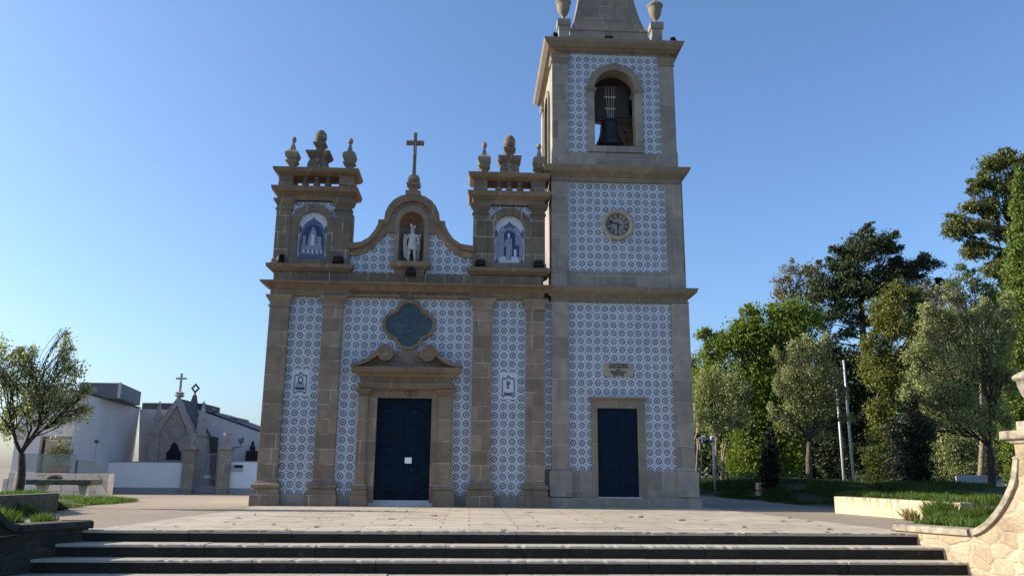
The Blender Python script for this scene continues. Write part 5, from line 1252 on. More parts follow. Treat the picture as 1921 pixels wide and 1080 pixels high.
tree("brown_tree", "small brownish tree peeping out beside the tower's right edge", "tree", 26, (1306, 900), [(1306, 690, 14, 18), (1300, 720, 18, 26), (1314, 700, 10, 12)], L_euc, M_barkl, dens=1.2, leaf=0.16, trunk_r=0.12, clump=0.2)
tree("grey_olive_tree", "greyish olive thicket with pale bare stems beside the tower's right edge", "tree", 16, (1340, 905), [(1325, 730, 26, 26), (1355, 722, 28, 24), (1385, 735, 22, 24), (1330, 765, 30, 28), (1365, 765, 32, 28), (1388, 775, 16, 26), (1335, 795, 28, 20), (1370, 800, 22, 18)], L_olive, M_barkl, dens=1.9, leaf=0.10, trunk_r=0.045, fork=(1345, 820), clump=0.2, stems=9, twigs=4)
tree("ivy_clad_tree", "tall drooping ivy-clad tree right of the white flagpoles", "tree", 15, (1650, 905), [(1690, 545, 22, 18), (1665, 568, 26, 22), (1705, 572, 26, 24), (1735, 590, 22, 26), (1655, 610, 26, 30), (1695, 620, 34, 34), (1735, 640, 24, 34), (1650, 665, 28, 34), (1685, 680, 34, 36), (1655, 720, 28, 34), (1700, 735, 30, 32), (1640, 770, 22, 30), (1665, 790, 26, 28), (1655, 830, 26, 26), (1660, 600, 20, 20), (1630, 640, 14, 22)], L_ivy, M_bark, dens=2.1, leaf=0.12, trunk_r=0.2, fork=(1675, 680), clump=0.16, droop=0.5, twigs=2)
tree("young_tree", "sparse pale-leaved young tree against the sky in front of the dark evergreen", "tree", 12, (1835, 905), [(1800, 498, 12, 10), (1820, 512, 14, 12), (1790, 530, 14, 12), (1835, 535, 18, 14), (1810, 555, 20, 16), (1850, 560, 20, 18), (1790, 565, 12, 12), (1835, 590, 20, 20), (1865, 600, 14, 24), (1800, 590, 16, 14)], L_sparse, M_barkl, dens=1.3, leaf=0.13, trunk_r=0.10, fork=(1835, 640), clump=0.26, percl=14, twigs=3)
tree("dark_shrub", "dark green shrub left of the white flagpoles", "shrub", 13, (1570, 905), [(1560, 860, 22, 24), (1585, 870, 24, 26), (1545, 880, 18, 20), (1615, 875, 20, 24)], L_dark, M_barkd, dens=2.0, leaf=0.13, trunk_r=0.06, clump=0.2)
tree("golden_shrub", "yellow-green clipped shrub between the flagpoles and the dark cypress", "shrub", 12, (1650, 905), [(1650, 850, 24, 22), (1660, 875, 26, 24), (1635, 872, 20, 22), (1645, 892, 24, 14)], L_shrub, M_bark, dens=2.2, leaf=0.10, trunk_r=0.06, clump=0.2)
tree("hedge_shrub", "grey-green bushy growth behind the low wall, left of the sign board", "shrub", 13, (1780, 905), [(1760, 850, 30, 28), (1790, 830, 30, 30), (1775, 880, 34, 22), (1825, 860, 28, 28), (1810, 885, 26, 18)], L_olive, M_bark, dens=2.0, leaf=0.10, trunk_r=0.07, clump=0.2)
tree("mid_shrub", "fresh green bush filling the gap right of the leafy sign tree", "shrub", 14, (1880, 905), [(1870, 840, 26, 30), (1895, 860, 26, 30), (1880, 880, 26, 20), (1850, 815, 18, 20)], L_ivy, M_bark, dens=2.0, leaf=0.11, trunk_r=0.07, clump=0.2)
tree("olive_tree", "olive tree with dark trunk standing on the shaded lawn, left of the flagpoles", "olive tree", 9, (1518, 905), [(1500, 660, 22, 18), (1525, 668, 24, 20), (1485, 690, 28, 24), (1520, 700, 34, 28), (1552, 695, 24, 26), (1475, 730, 28, 28), (1510, 740, 34, 28), (1550, 735, 26, 28), (1480, 765, 28, 22), (1540, 775, 30, 22), (1505, 785, 30, 18), (1570, 760, 18, 22), (1465, 790, 20, 16), (1580, 790, 18, 16), (1458, 735, 12, 18), (1490, 645, 12, 16), (1545, 655, 12, 16), (1585, 735, 12, 18), (1455, 770, 12, 14), (1540, 820, 16, 10)], L_olive, M_bark, dens=1.9, leaf=0.075, trunk_r=0.11, fork=(1518, 828), clump=0.26, percl=18, twigs=5, GROW=0.9)
tree("olive_tree", "large gnarled olive tree in front of the sign board, near the right pier", "olive tree", 3.5, (1855, 912), [(1790, 585, 30, 22), (1830, 590, 30, 24), (1865, 605, 26, 26), (1755, 620, 30, 26), (1800, 630, 38, 30), (1850, 650, 36, 32), (1885, 650, 20, 34), (1735, 665, 30, 30), (1780, 680, 38, 34), (1830, 700, 38, 34), (1875, 710, 24, 34), (1730, 715, 28, 30), (1775, 735, 38, 32), (1825, 755, 34, 28), (1870, 765, 22, 26), (1745, 765, 30, 28), (1790, 785, 32, 24), (1885, 800, 12, 18), (1750, 810, 30, 24), (1708, 690, 16, 20), (1770, 560, 14, 16), (1740, 590, 16, 18), (1885, 575, 16, 20), (1715, 800, 22, 26), (1700, 750, 14, 20), (1840, 800, 20, 20), (1900, 730, 14, 30)], L_olive, M_barkd, dens=2.0, leaf=0.075, trunk_r=0.12, fork=(1856, 838), clump=0.24, percl=18, twigs=4, zbase=0.4, GROW=0.92)
def cypress(lab, Y, px, ytop, ybot, wpx, leafm, dens, leaf, group=None, name="cypress_tree", waist=1.0):
    lobes = []; n = max(7, int((ybot - ytop) / (wpx * 0.55)))
    for i in range(n):
        t = i / (n - 1); w = wpx * (0.16 + 0.84 * min(1, (t * 1.9)) ** 0.8) * (1 - 0.35 * max(0, t - 0.8) / 0.2)
        lobes.append((px + random.uniform(-0.1, 0.1) * wpx, ytop + 8 + t * (ybot - ytop - 12), w, wpx * 0.6))
    return tree(name, lab, "cypress", Y, (px, ybot + 4), lobes, leafm, M_barkd, dens=dens, leaf=leaf, trunk_r=0.12, clump=0.14, percl=24, fork=(px, (ytop + ybot) / 2), twigs=0, fill=0.2, dep=0.95, aspect=0.35, ragged=False)
cypress("small black-green cypress on the lawn left of the olive tree", 8, 1443, 790, 912, 17, L_cypd, 3.4, 0.10)
cypress("broad black-green cypress right of the golden shrub", 3.5, 1712, 745, 925, 38, L_cypd, 2.4, 0.10)
cypress("tall green cypress at the right edge above the stone urn", 7, 1912, 312, 900, 34, L_cyp, 2.4, 0.13)
# left olive tree
tree("olive_tree", "airy olive tree with leaning trunk on the grass verge at the left edge", "olive tree", -2.0, (32, 915), [(120, 640, 10, 14), (125, 662, 16, 18), (112, 690, 20, 20), (142, 690, 16, 16), (40, 665, 16, 14), (62, 668, 18, 16), (30, 690, 24, 22), (70, 700, 28, 24), (5, 690, 22, 28), (20, 730, 30, 26), (60, 735, 30, 26), (100, 730, 28, 24), (135, 730, 24, 22), (160, 745, 14, 14), (90, 765, 34, 20), (130, 765, 28, 20), (155, 772, 16, 14), (30, 775, 24, 18), (10, 800, 18, 18), (120, 792, 26, 12), (-20, 720, 24, 40), (45, 805, 20, 14)], L_oliveL, M_barkd, dens=0.75, leaf=0.080, trunk_r=0.10, fork=(40, 850), clump=0.33, percl=8, twigs=3, zbase=0.15)

# ------------------------------------------------------------------ grass
def blades(name, spots, n, hgt, lab, leafm=L_grass, wid=0.010, lean=0.5, cat="grass", kind="stuff"):
    """spots: list of (x,y,z,rx,ry) patches"""
    V = []
    w_ = np.array([s[3] * s[4] for s in spots]); w_ = w_ / w_.sum(); cnt = RNG.multinomial(n, w_)
    for (x, y, z, rx, ry), c in zip(spots, cnt):
        a = RNG.random(c) * 2 * np.pi; r = np.sqrt(RNG.random(c)); px = x + rx * r * np.cos(a); py = y + ry * r * np.sin(a)
        h = hgt * RNG.uniform(0.55, 1.5) * RNG.uniform(0.3, 1.25, c) * (1 - 0.45 * r); t = RNG.random(c) * 2 * np.pi; ld = RNG.uniform(0.1, 1, c) * lean * h
        dx = np.cos(t) * ld + (px - x) / max(rx, 0.01) * h * 0.25; dy = np.sin(t) * ld
        pr = RNG.random(c) * np.pi; wx = np.cos(pr) * wid; wy = np.sin(pr) * wid
        zz = np.full(c, z)
        q = np.stack([np.stack([px - wx, py - wy, zz], 1), np.stack([px + wx, py + wy, zz], 1), np.stack([px + dx * 0.4 + wx * 0.7, py + dy * 0.4 + wy * 0.7, zz + h * 0.62], 1), np.stack([px + dx, py + dy, zz + h], 1), np.stack([px + dx * 0.4 - wx * 0.7, py + dy * 0.4 - wy * 0.7, zz + h * 0.62], 1)], 1)
        V.append(q.reshape(-1, 3))
    V = np.concatenate(V); o = fast_mesh(name, V, len(V) // 5, 5, leafm); tag(o, lab, cat, kind=kind); return o
sp = [(-9.2 + 0.0, -5.5, 0.02, 0.01, 0.01)]
sp = []
for i in range(26): sp.append((random.uniform(-9.0, -7.35), random.uniform(-9.3, -7.6), 0.03, 0.22, 0.22))
for i in range(10): sp.append((random.uniform(-9.2, -8.9), random.uniform(-7.5, -5.5), 0.03, 0.15, 0.3))
blades("grass", sp, 9000, 0.20, "bright tufts of long grass in the bed below the left planter wall", wid=0.008)
sp = []
for i in range(60):
    t = random.random(); sp.append((-10.0 - random.uniform(0, 3.2), random.uniform(-2.6, 2.6), 0.02, 0.35, 0.5))
for i in range(50): sp.append((random.uniform(-14, -9.8), random.uniform(-6.5, -2.5), 0.30, 0.4, 0.4))
blades("grass", sp, 26000, 0.15, "sunlit green grass around the left olive tree and stone table", wid=0.012)
sp = []
for i in range(70): sp.append((random.uniform(10.6, 14.0), random.uniform(-7.5, 1.5), 0.36, 0.4, 0.5))
for i in range(20): sp.append((random.uniform(8.6, 10.2), random.uniform(-9.2, -7.0), 0.05, 0.35, 0.35))
blades("grass", sp, 42000, 0.15, "sunlit lush grass behind the bench wall and the right scroll coping", wid=0.012)
sp = [(10.0, -6.0, 0.03, 0.35, 0.45), (9.9, -6.2, 0.03, 0.28, 0.30), (10.25, -6.9, 0.05, 0.35, 0.3), (9.6, -6.9, 0.02, 0.30, 0.3)]
blades("grass", sp, 4200, 0.46, "big arching grass clump at the near end of the bench wall", wid=0.010, lean=0.75)
sp = [(9.55, -5.5, 0.0, 0.14, 0.18), (9.75, -5.85, 0.0, 0.14, 0.16)]
blades("dry_grass", sp, 500, 0.26, "dry yellow grass tufts at the foot of the bench wall", L_dry, wid=0.007, lean=0.7)
sp = []
for i in range(160):
    y = random.uniform(-1, 20); sp.append((10.95 - 0.07 * y + random.uniform(0.1, 4.5), y, 0.0, 0.6, 0.8))
sp = [(x, y, lawn_z(x, y), a, b) for x, y, z, a, b in sp]
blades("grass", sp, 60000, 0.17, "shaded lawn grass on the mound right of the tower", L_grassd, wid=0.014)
# weeds in the joints of forecourt and steps
sp = []
for i in range(45): sp.append((random.uniform(-5.2, 7.2), random.choice([-9.25, -8.6, -8.0, -7.4, -6.1, -4.9, -3.0]) + random.uniform(-0.04, 0.04), 0.004, random.uniform(0.02, 0.10), random.uniform(0.01, 0.03)))
sp += [(random.uniform(-5, 7.5), random.choice(STEP_Y[:3]) - 0.03, STEP_Z[1 + int(random.random() * 0)] if False else -0.178, 0.05, 0.01) for _ in range(4)]
blades("weeds", sp, 900, 0.045, "tiny weeds growing in the forecourt paving joints", L_grassd, wid=0.004, lean=0.9, cat="weeds")

# ------------------------------------------------------------------ park furniture on the right
wallseg("park_wall", "low old stone wall behind the lawn, half in shadow, left of the sign", [tuple(at(1590, 905, 10)[:2]), tuple(at(1850, 905, 10)[:2])], 0.4, 0.1, 0.70, mat_plain("old_wall_stone", (0.22, 0.19, 0.14), 0.95, var=0.5, scale=5, bump=0.5))
p = at(1848, 905, 5); wallseg("park_wall", "low sunlit stone wall under the sign board near the right olive tree", [(p.x, p.y), (p.x + 6, p.y)], 0.4, 0.1, 0.62, MATS["old_wall_stone"])
p0 = at(1430, 905, 12); p1 = at(1512, 905, 12)
wallseg("park_wall", "short stretch of sunlit stone wall left of the middle olive trunk", [(p0.x, 12), (p1.x, 12)], 0.3, 0.1, 0.80, MATS["old_wall_stone"])
p0 = at(1424, 915, 8); p1 = at(1441, 915, 8)
wallseg("stone_block", "warm sunlit stone block at the foot of the small cypress", [(p0.x, 8.0), (p1.x, 8.0)], 0.4, 0.0, 0.62, mat_plain("warm_block", (0.50, 0.35, 0.22), 0.9, var=0.3), cat="block")
FN = thing("mesh_fence", "green mesh fence panel at the far edge of the lawn", "fence", tuple(at(1385, 908, 15)))
p0 = at(1365, 905, 15); p1 = at(1440, 905, 15); fb = MB()
nb2 = 26
for i in range(nb2): x = p0.x + (p1.x - p0.x) * i / (nb2 - 1); fb.tube([(x, 15, 0.2), (x, 15, 0.98)], 0.014, 4)
for i in range(9): z = 0.25 + i * 0.09; fb.tube([(p0.x, 15, z), (p1.x, 15, z)], 0.012, 4)
fb.build("mesh_panel", M_greenfence, FN); 
for i in range(4): x = p0.x + (p1.x - p0.x) * i / 3; MB().box(x - 0.03, x + 0.03, 14.95, 15.01, 0.0, 1.02).build("fence_post", M_greenfence, FN)
def flagpole(px0, py0, px1, py1, Y, lab):
    b = at(px0, py0, Y); t_ = at(px1, py1, Y); o = thing("flagpole", lab, "flagpole", tuple(b), "white flagpoles on the lawn")
    MB().tube([(b.x, b.y, b.z - 0.3), (b.x, b.y, t_.z)], [0.055, 0.035], 12).build("pole", M_pole, o, smooth=True)
    MB().sphere((b.x, b.y, t_.z + 0.05), 0.06).build("pole_ball", M_pole, o, smooth=True)
    MB().tube([(b.x + 0.06, b.y - 0.02, b.z + 1.2), (b.x + 0.05, b.y - 0.02, t_.z)], 0.006, 4).build("rope", M_strap, o)
flagpole(1584, 909, 1574, 735, 10, "shorter white flagpole, left one of the pair")
flagpole(1602, 909, 1590, 680, 10, "taller white flagpole, right one of the pair")
b = at(1341, 908, 12); lp = thing("street_lamp", "slim pale lamp post with two lantern heads beside the tower", "street lamp", tuple(b))
t_ = at(1338, 822, 12)
MB().tube([(b.x, 12, b.z - 0.3), (b.x, 12, t_.z)], [0.045, 0.035], 10).build("post", M_pole, lp, smooth=True)
MB().tube([(b.x, 12, t_.z - 0.05), (b.x - 0.42, 12, t_.z)], 0.02, 6).build("arm", M_pole, lp)
for dx in (-0.42, 0.0): MB().stack(b.x + dx, b.x + dx, 12, 12, [(0.07, t_.z - 0.08), (0.09, t_.z + 0.06), (0.10, t_.z + 0.08), (0.03, t_.z + 0.12)]).build("lantern", M_pole, lp)
p0 = at(1795, 905, 9); p1 = at(1893, 905, 9); sg_ = thing("park_sign", "long pale sign board with dark lettering behind the low wall", "sign", ((p0.x + p1.x) / 2, 9, 0.4))
z0 = at(1840, 905, 9).z; z1 = at(1840, 891, 9).z
MB().box(p0.x, p1.x + 0.8, 9.0, 9.06, z0, z1).build("panel", M_signp, sg_, bevel=0.005)
MB().box(p0.x + 0.2, p0.x + 0.3, 9.06, 9.12, 0.2, z0 + 0.1).box(p1.x - 0.1, p1.x, 9.06, 9.12, 0.2, z0 + 0.1).build("support", M_pole, sg_)
pc = at(1880, 897.5, 9); text("lettering", "Parc", 0.26, (pc.x, 8.992, pc.z), M_letter, sg_, bold=0.006)
p = at(1493, 899, 13); wq = MB().box(p.x - 0.07, p.x + 0.07, 13, 13.03, p.z - 0.08, p.z + 0.08).box(p.x - 0.015, p.x + 0.015, 13.03, 13.05, 0.1, p.z + 0.06).build("small_notice", M_paper); tag(wq, "tiny white notice on a stake above the stone wall", "notice")

# ------------------------------------------------------------------ left side: table, marble blocks, cemetery, buildings
tb = thing("stone_table", "long lichened stone table on tapered legs in the left grass", "table", tuple(at(118, 925, 3)))
c0 = at(57, 898, 3); c1 = at(180, 898, 3)
MB().box(c0.x, c1.x, 2.7, 3.5, c0.z - 0.16, c0.z).build("table_top", M_lichen, tb, bevel=0.03)
for xx in (c0.x + 0.35, c1.x - 0.35):
    MB().stack(xx, xx, 3.1, 3.1, [(0.16, 0.0), (0.10, 0.1), (0.09, 0.2), (0.15, c0.z - 0.16)]).build("leg", M_mwhite, tb, bevel=0.01)
p = at(98, 890, 3); sb = MB().sphere((p.x, 3.1, c0.z + 0.06), 0.22, 0.09).sphere((p.x + 0.18, 3.05, c0.z + 0.04), 0.12, 0.06).build("loose_stone", M_lichen, smooth=True); tag(sb, "dark rounded stone lying on the lichened table top", "stone")
MW = thing("marble_block_wall", "wall of white marble blocks under the glass railing, left of the cemetery wall", "wall", tuple(at(160, 928, 9)))
a0 = at(96, 887, 9); a1 = at(205, 887, 9); zb_ = -0.25
xe = [a0.x + (a1.x - a0.x) * t for t in (0, 0.2, 0.42, 0.7, 1.0)]
for i in range(4):
    for j in range(3):
        z0_ = zb_ + (a0.z - zb_) * j / 3; z1_ = zb_ + (a0.z - zb_) * (j + 1) / 3
        MB().box(xe[i] + 0.005, xe[i + 1] - 0.005, 9.0 + 0.01 * ((i + j) % 3), 9.5, z0_ + 0.004, z1_ - 0.004).build("marble_block", M_mwhite, MW, bevel=0.01)
a2 = at(206, 930, 9)
MB().prism([(a1.x - 0.75, a0.z), (a1.x - 0.45, a0.z), (a1.x + 0.15, zb_), (a1.x - 0.15, zb_)][::-1], 8.85, 8.99).build("leaning_slab", M_mwhite, MW)
def glass_mat():
    t = NT("railing_glass"); t.b.inputs["Base Color"].default_value = (0.28, 0.33, 0.32, 1); t.b.inputs["Roughness"].default_value = 0.2
    tr = t.n("ShaderNodeBsdfTransparent"); tr.inputs[0].default_value = (0.82, 0.87, 0.86, 1)
    mx = t.n("ShaderNodeMixShader"); mx.inputs[0].default_value = 0.72; t.lk(t.b.outputs[0], mx.inputs[1]); t.lk(tr.outputs[0], mx.inputs[2]); t.lk(mx.outputs[0], t.out.inputs[0]); return t.m
M_glass = glass_mat()
g0 = at(143, 863, 9.2); g1 = at(184, 864, 9.2); g2 = at(205, 887, 9.2); g3 = at(143, 887, 9.2)
GR = thing("glass_railing", "glass railing panels with slanted end above the marble blocks", "railing", tuple(at(170, 887, 9.2)))
MB().prism([(g3.x, g3.z), (g2.x, g3.z), (g1.x, g0.z), (g0.x, g0.z)], 9.2, 9.215).build("glass_pane", M_glass, GR)
e0 = at(45, 850, 9.2); MB().box(e0.x, g3.x - 0.06, 9.2, 9.215, at(60, 884, 9.2).z, e0.z).build("glass_pane", M_glass, GR)
MB().box(g3.x - 0.05, g3.x, 9.17, 9.23, g3.z, g0.z + 0.02).build("post", M_iron, GR)
# cemetery wall, gate
YC = 31.0; ZG = -0.62
def cemw(px0, px1, lab):
    a = at(px0, 864, YC); b = at(px1, 864, YC); o = thing("cemetery_wall", lab, "wall", ((a.x + b.x) / 2, YC, ZG))
    zt_ = a.z
    MB().box(a.x, b.x, YC, YC + 0.3, ZG + 0.40, zt_ - 0.06).build("painted_wall", M_cemwall, o)
    MB().box(a.x - 0.002, b.x + 0.002, YC - 0.02, YC + 0.32, ZG - 0.2, ZG + 0.40).build("wall_plinth", M_cembase, o)
    MB().box(a.x - 0.003, b.x + 0.003, YC - 0.04, YC + 0.34, zt_ - 0.06, zt_).build("wall_cap", M_cembase, o, bevel=0.01)
    return o
cemw(145, 349, "long white cemetery wall with grey plinth, left of the gate"); cemw(425, 560, "white cemetery wall with grey plinth between the gate and the church")
def gpillar(px, lab):
    a = at(px, 845, YC); o = thing("gate_pillar", lab, "gate pillar", (a.x, YC, ZG), "granite gate pillars")
    zt_ = a.z; h = 0.36
    MB().box(a.x - h, a.x + h, YC - 0.4, YC + 0.32, ZG - 0.2, zt_).build("shaft", M_gatestone, o, bevel=0.02)
    MB().stack(a.x - h, a.x + h, YC - 0.4, YC + 0.32, [(0.0, zt_), (0.06, zt_ + 0.05), (0.08, zt_ + 0.12), (0.0, zt_ + 0.16), (-0.12, zt_ + 0.30)]).build("pillar_cap", M_gatestone, o)
    ub = MB(); ub.lathe(a.x, YC - 0.04, [(0.16, zt_ + 0.30), (0.10, zt_ + 0.38), (0.07, zt_ + 0.50), (0.16, zt_ + 0.62), (0.24, zt_ + 0.90), (0.20, zt_ + 0.98), (0.27, zt_ + 1.06), (0.27, zt_ + 1.10)], 14); ub.build("urn", M_mauso, o, smooth=True)
gpillar(359, "granite gate pillar with urn, left of the iron cemetery gate"); gpillar(425, "granite gate pillar with urn, right of the iron cemetery gate")
a = at(371, 846, YC); b = at(414, 846, YC); GT = thing("cemetery_gate", "closed grey iron cemetery gate with spear-like bars", "gate", ((a.x + b.x) / 2, YC, ZG))
for lo, hi in ((a.x, (a.x + b.x) / 2 - 0.02), ((a.x + b.x) / 2 + 0.02, b.x)):
    gm = MB()
    for i in range(8): x = lo + (hi - lo) * i / 7; gm.tube([(x, YC, ZG + 0.08), (x, YC, a.z - 0.1 + 0.06 * (i % 2))], 0.016 if 0 < i < 7 else 0.03, 5)
    for z in (ZG + 0.1, ZG + 1.0, ZG + 1.12, a.z - 0.2): gm.box(lo, hi, YC - 0.02, YC + 0.02, z, z + 0.04)
    gm.box(lo, hi, YC - 0.004, YC + 0.004, ZG + 0.12, ZG + 0.55)
    gm.build("gate_leaf", M_galv, GT)
MB().box((a.x + b.x) / 2 - 0.2, (a.x + b.x) / 2 + 0.2, YC - 0.05, YC - 0.02, ZG + 1.02, ZG + 1.2).build("lock_plate", M_strap, GT)
a = at(428, 871, YC - 0.05); b = at(455, 884, YC - 0.05); pq = thing("wall_notice_board", "grey notice plate with a dark strip on the white wall right of the gate", "notice board", (a.x, YC, a.z))
MB().box(a.x, b.x, YC - 0.07, YC - 0.002, b.z, a.z).build("board", M_signp, pq); MB().box(a.x + 0.4, b.x, YC - 0.075, YC - 0.06, a.z - 0.2, a.z - 0.01).build("dark_strip", M_numer, pq)
a = at(434, 840, YC); b = at(452, 832, YC); lb_ = thing("bracket_lamp", "wrought iron bracket lamp arm on the right gate pillar", "lamp", (a.x, YC, a.z))
MB().tube([(a.x, YC, a.z), (a.x + 0.3, YC, a.z + 0.05), (b.x, YC, a.z + 0.1), (b.x, YC, b.z)], 0.03, 6).build("arm", M_iron, lb_)
MB().lathe(b.x, YC, [(0.05, b.z), (0.17, b.z + 0.10), (0.2, b.z + 0.3), (0.1, b.z + 0.42), (0.02, b.z + 0.48)], 10).build("lantern", M_cladding, lb_)
# mausoleum
YM = 34.0
MS = thing("mausoleum", "small gothic mausoleum with steep gable, cross and pinnacles behind the cemetery wall", "mausoleum", tuple(at(330, 900, YM)))
def A_(px, py, Y=YM): q = at(px, py, Y); return (q.x, q.z)
gl = A_(287, 900); 
w_ = MB().prism([A_(286, 915), A_(374, 915), A_(372, 814), A_(336, 748), A_(290, 812)], YM, YM + 4.5)
w_.build("wall", M_mauso, MS)
r0 = A_(336, 744); rl_ = A_(284, 815); rr_ = A_(370, 817)
MB().band([rl_, r0, rr_], [(rl_[0] + 0.42, rl_[1] - 0.02), (r0[0], r0[1] - 0.62), (rr_[0] - 0.42, rr_[1] - 0.02)], YM - 0.25, YM + 0.3).build("gable_coping", M_mauso, MS)
MB().add([(r0[0], YM + 0.2, r0[1] - 0.1), (rr_[0] + 0.2, YM + 0.2, rr_[1]), (rr_[0] + 0.2, YM + 4.6, rr_[1]), (r0[0], YM + 4.6, r0[1] - 0.1), (rl_[0] - 0.2, YM + 0.2, rl_[1]), (rl_[0] - 0.2, YM + 4.6, rl_[1])], [(0, 1, 2, 3), (0, 3, 5, 4), (3, 2, 5)]).build("roof", M_mauroof, MS)
ar = [A_(312, 862), A_(339, 862), A_(340, 848), A_(335, 842), A_(334, 835), A_(327, 828), A_(321, 835), A_(319, 842), A_(312, 848)]
MB().prism(ar, YM - 0.02, YM + 0.2).build("doorway", M_dark, MS)
gx, gz_ = A_(332, 806); MB().band([(gx + 0.55 * math.cos(i * math.pi / 8), gz_ + 0.62 * math.sin(i * math.pi / 8)) for i in range(16)], [(gx + 0.42 * math.cos(i * math.pi / 8), gz_ + 0.48 * math.sin(i * math.pi / 8)) for i in range(16)], YM - 0.08, YM + 0.02, True).build("rose", M_mauso, MS)
for px, pt_, pb_ in ((294, 752, 812), (377, 752, 814)):
    q = at(px, pb_, YM); qt = at(px, pt_, YM); hh = qt.z - q.z
    MB().stack(q.x, q.x, YM, YM, [(0.30, q.z - 3.6), (0.30, q.z - 0.2), (0.38, q.z - 0.1), (0.38, q.z), (0.26, q.z + 0.05), (0.22, q.z + hh * 0.4), (0.26, q.z + hh * 0.42), (0.05, q.z + hh * 0.9), (0.09, q.z + hh * 0.93), (0.02, q.z + hh)]).build("pinnacle", M_mauso, MS)
q = at(337, 742, YM); qt = at(340, 700, YM); cx_ = (q.x)
MB().stack(cx_, cx_, YM, YM, [(0.16, q.z - 0.1), (0.28, q.z + 0.02), (0.16, q.z + 0.1), (0.26, q.z + 0.2), (0.1, q.z + 0.3)]).box(cx_ - 0.06, cx_ + 0.06, YM - 0.06, YM + 0.06, q.z + 0.28, qt.z).box(cx_ - 0.36, cx_ + 0.36, YM - 0.05, YM + 0.05, qt.z - 0.42, qt.z - 0.30).build("cross", M_mauso, MS)
# second tomb behind, dark, with ring cross; two more spires
T2 = thing("tomb_spire", "dark lichened tomb spire topped by a pierced diamond cross behind the mausoleum", "tomb", tuple(at(365, 860, 39)))
q = at(364, 757, 39); MB().stack(q.x, q.x, 39, 39, [(0.9, q.z - 5.5), (0.9, q.z - 0.4), (0.22, q.z), (0.12, q.z + 0.6), (0.07, q.z + 0.7)]).build("spire", M_mauroof, T2)
cz_ = at(364, 728, 39).z
MB().band([(q.x + 0.33 * math.cos(i * math.pi / 2), cz_ + 0.38 * math.sin(i * math.pi / 2)) for i in range(4)], [(q.x + 0.17 * math.cos(i * math.pi / 2), cz_ + 0.2 * math.sin(i * math.pi / 2)) for i in range(4)], 38.95, 39.05, True).box(q.x - 0.05, q.x + 0.05, 38.95, 39.05, q.z + 0.5, cz_ - 0.33).build("pierced_cross", M_mauroof, T2)
T3 = thing("tomb_spire", "dark crocketed tomb pinnacle between the mausoleum and the right gate pillar", "tomb", tuple(at(397, 862, 37)))
q = at(397, 820, 37); qt = at(398, 764, 37); hh = qt.z - q.z
MB().stack(q.x, q.x, 37, 37, [(0.62, q.z - 4.5), (0.62, q.z - 0.05), (0.48, q.z), (0.30, q.z + 0.1), (0.26, q.z + hh * 0.45), (0.32, q.z + hh * 0.48), (0.1, q.z + hh * 0.85), (0.16, q.z + hh * 0.88), (0.03, q.z + hh)]).build("pinnacle", M_mauroof, T3)
T4 = thing("tomb_spire", "small black tomb finial against the grey wall beside the church", "tomb", tuple(at(472, 862, 36)))
q = at(472, 862, 36); qt = at(472, 826, 36); hh = qt.z - q.z
MB().stack(q.x, q.x, 36, 36, [(0.35, q.z - 2), (0.35, q.z + hh * 0.45), (0.12, q.z + hh * 0.5), (0.18, q.z + hh * 0.65), (0.06, q.z + hh * 0.8), (0.08, q.z + hh * 0.9), (0.02, q.z + hh)]).build("finial", M_dark, T4)
# modern chapel building
YB0, YB1 = 24.0, 46.0
p1 = at(147, 735, YB0); p0 = at(42, 728, YB0); 
ztop = p1.z
d2 = (at(262, 766, 0).z - EYE.z)  # direction check only
# depth at which the same roof height shows at x=262,y=766
rr = ray(262, 766); tt = (ztop - EYE.z) / rr.z; P2 = Vector((rr.x * tt, rr.y * tt - 23.0, ztop))
BD = thing("chapel_building", "modern grey rendered building with recessed glass entrance behind the left olive tree", "building", (p1.x, p1.y, -1))
v = [(p0.x, YB0, -1.5), (p1.x, YB0, -1.5), (P2.x, P2.y, -1.5), (P2.x - 14, P2.y + 2, -1.5)]
v += [(a, b, ztop) for a, b, _ in v]
# front wall with recess for the entrance
ex0, ex1 = at(72, 850, YB0).x, at(146, 850, YB0).x; ez0 = at(110, 886, YB0).z; ez1 = at(110, 818, YB0).z
bw_ = MB()
bw_.box(p0.x, ex0, YB0, YB0 + 0.4, -1.5, ztop); bw_.box(ex0, p1.x, YB0, YB0 + 0.4, ez1, ztop); bw_.box(ex0, p1.x, YB0, YB0 + 2.0, -1.5, ez0)
bw_.box(p0.x, p0.x + 0.4, YB0 + 0.4, YB0 + 12, -1.5, ztop)
bw_.build("front_wall", M_build, BD)
sw_ = MB().add([(p1.x, YB0 + 0.001, -1.5), (P2.x, P2.y, -1.5), (P2.x, P2.y, ztop), (p1.x, YB0 + 0.001, ztop), (p1.x - 0.4, YB0 + 0.6, -1.5), (P2.x - 0.4, P2.y, -1.5), (P2.x - 0.4, P2.y, ztop), (p1.x - 0.4, YB0 + 0.6, ztop)], [(0, 1, 2, 3), (5, 4, 7, 6), (3, 2, 6, 7), (0, 3, 7, 4), (1, 5, 6, 2)]).build("side_wall", M_build, BD)
MB().add([(p0.x - 0.1, YB0 - 0.1, ztop), (p1.x + 0.08, YB0 - 0.1, ztop), (P2.x + 0.1, P2.y, ztop), (p0.x, P2.y - 3, ztop), (p0.x - 0.1, YB0 - 0.1, ztop + 0.09), (p1.x + 0.08, YB0 - 0.1, ztop + 0.09), (P2.x + 0.1, P2.y, ztop + 0.09), (p0.x, P2.y - 3, ztop + 0.09)], [(0, 3, 2, 1), (4, 5, 6, 7), (0, 1, 5, 4), (1, 2, 6, 5), (2, 3, 7, 6), (3, 0, 4, 7)]).build("roof", M_roofedge, BD)
MB().box(ex0, p1.x - 0.1, YB0 + 0.5, YB0 + 0.7, ez0, ez1).build("entrance_wall", M_frame, BD)
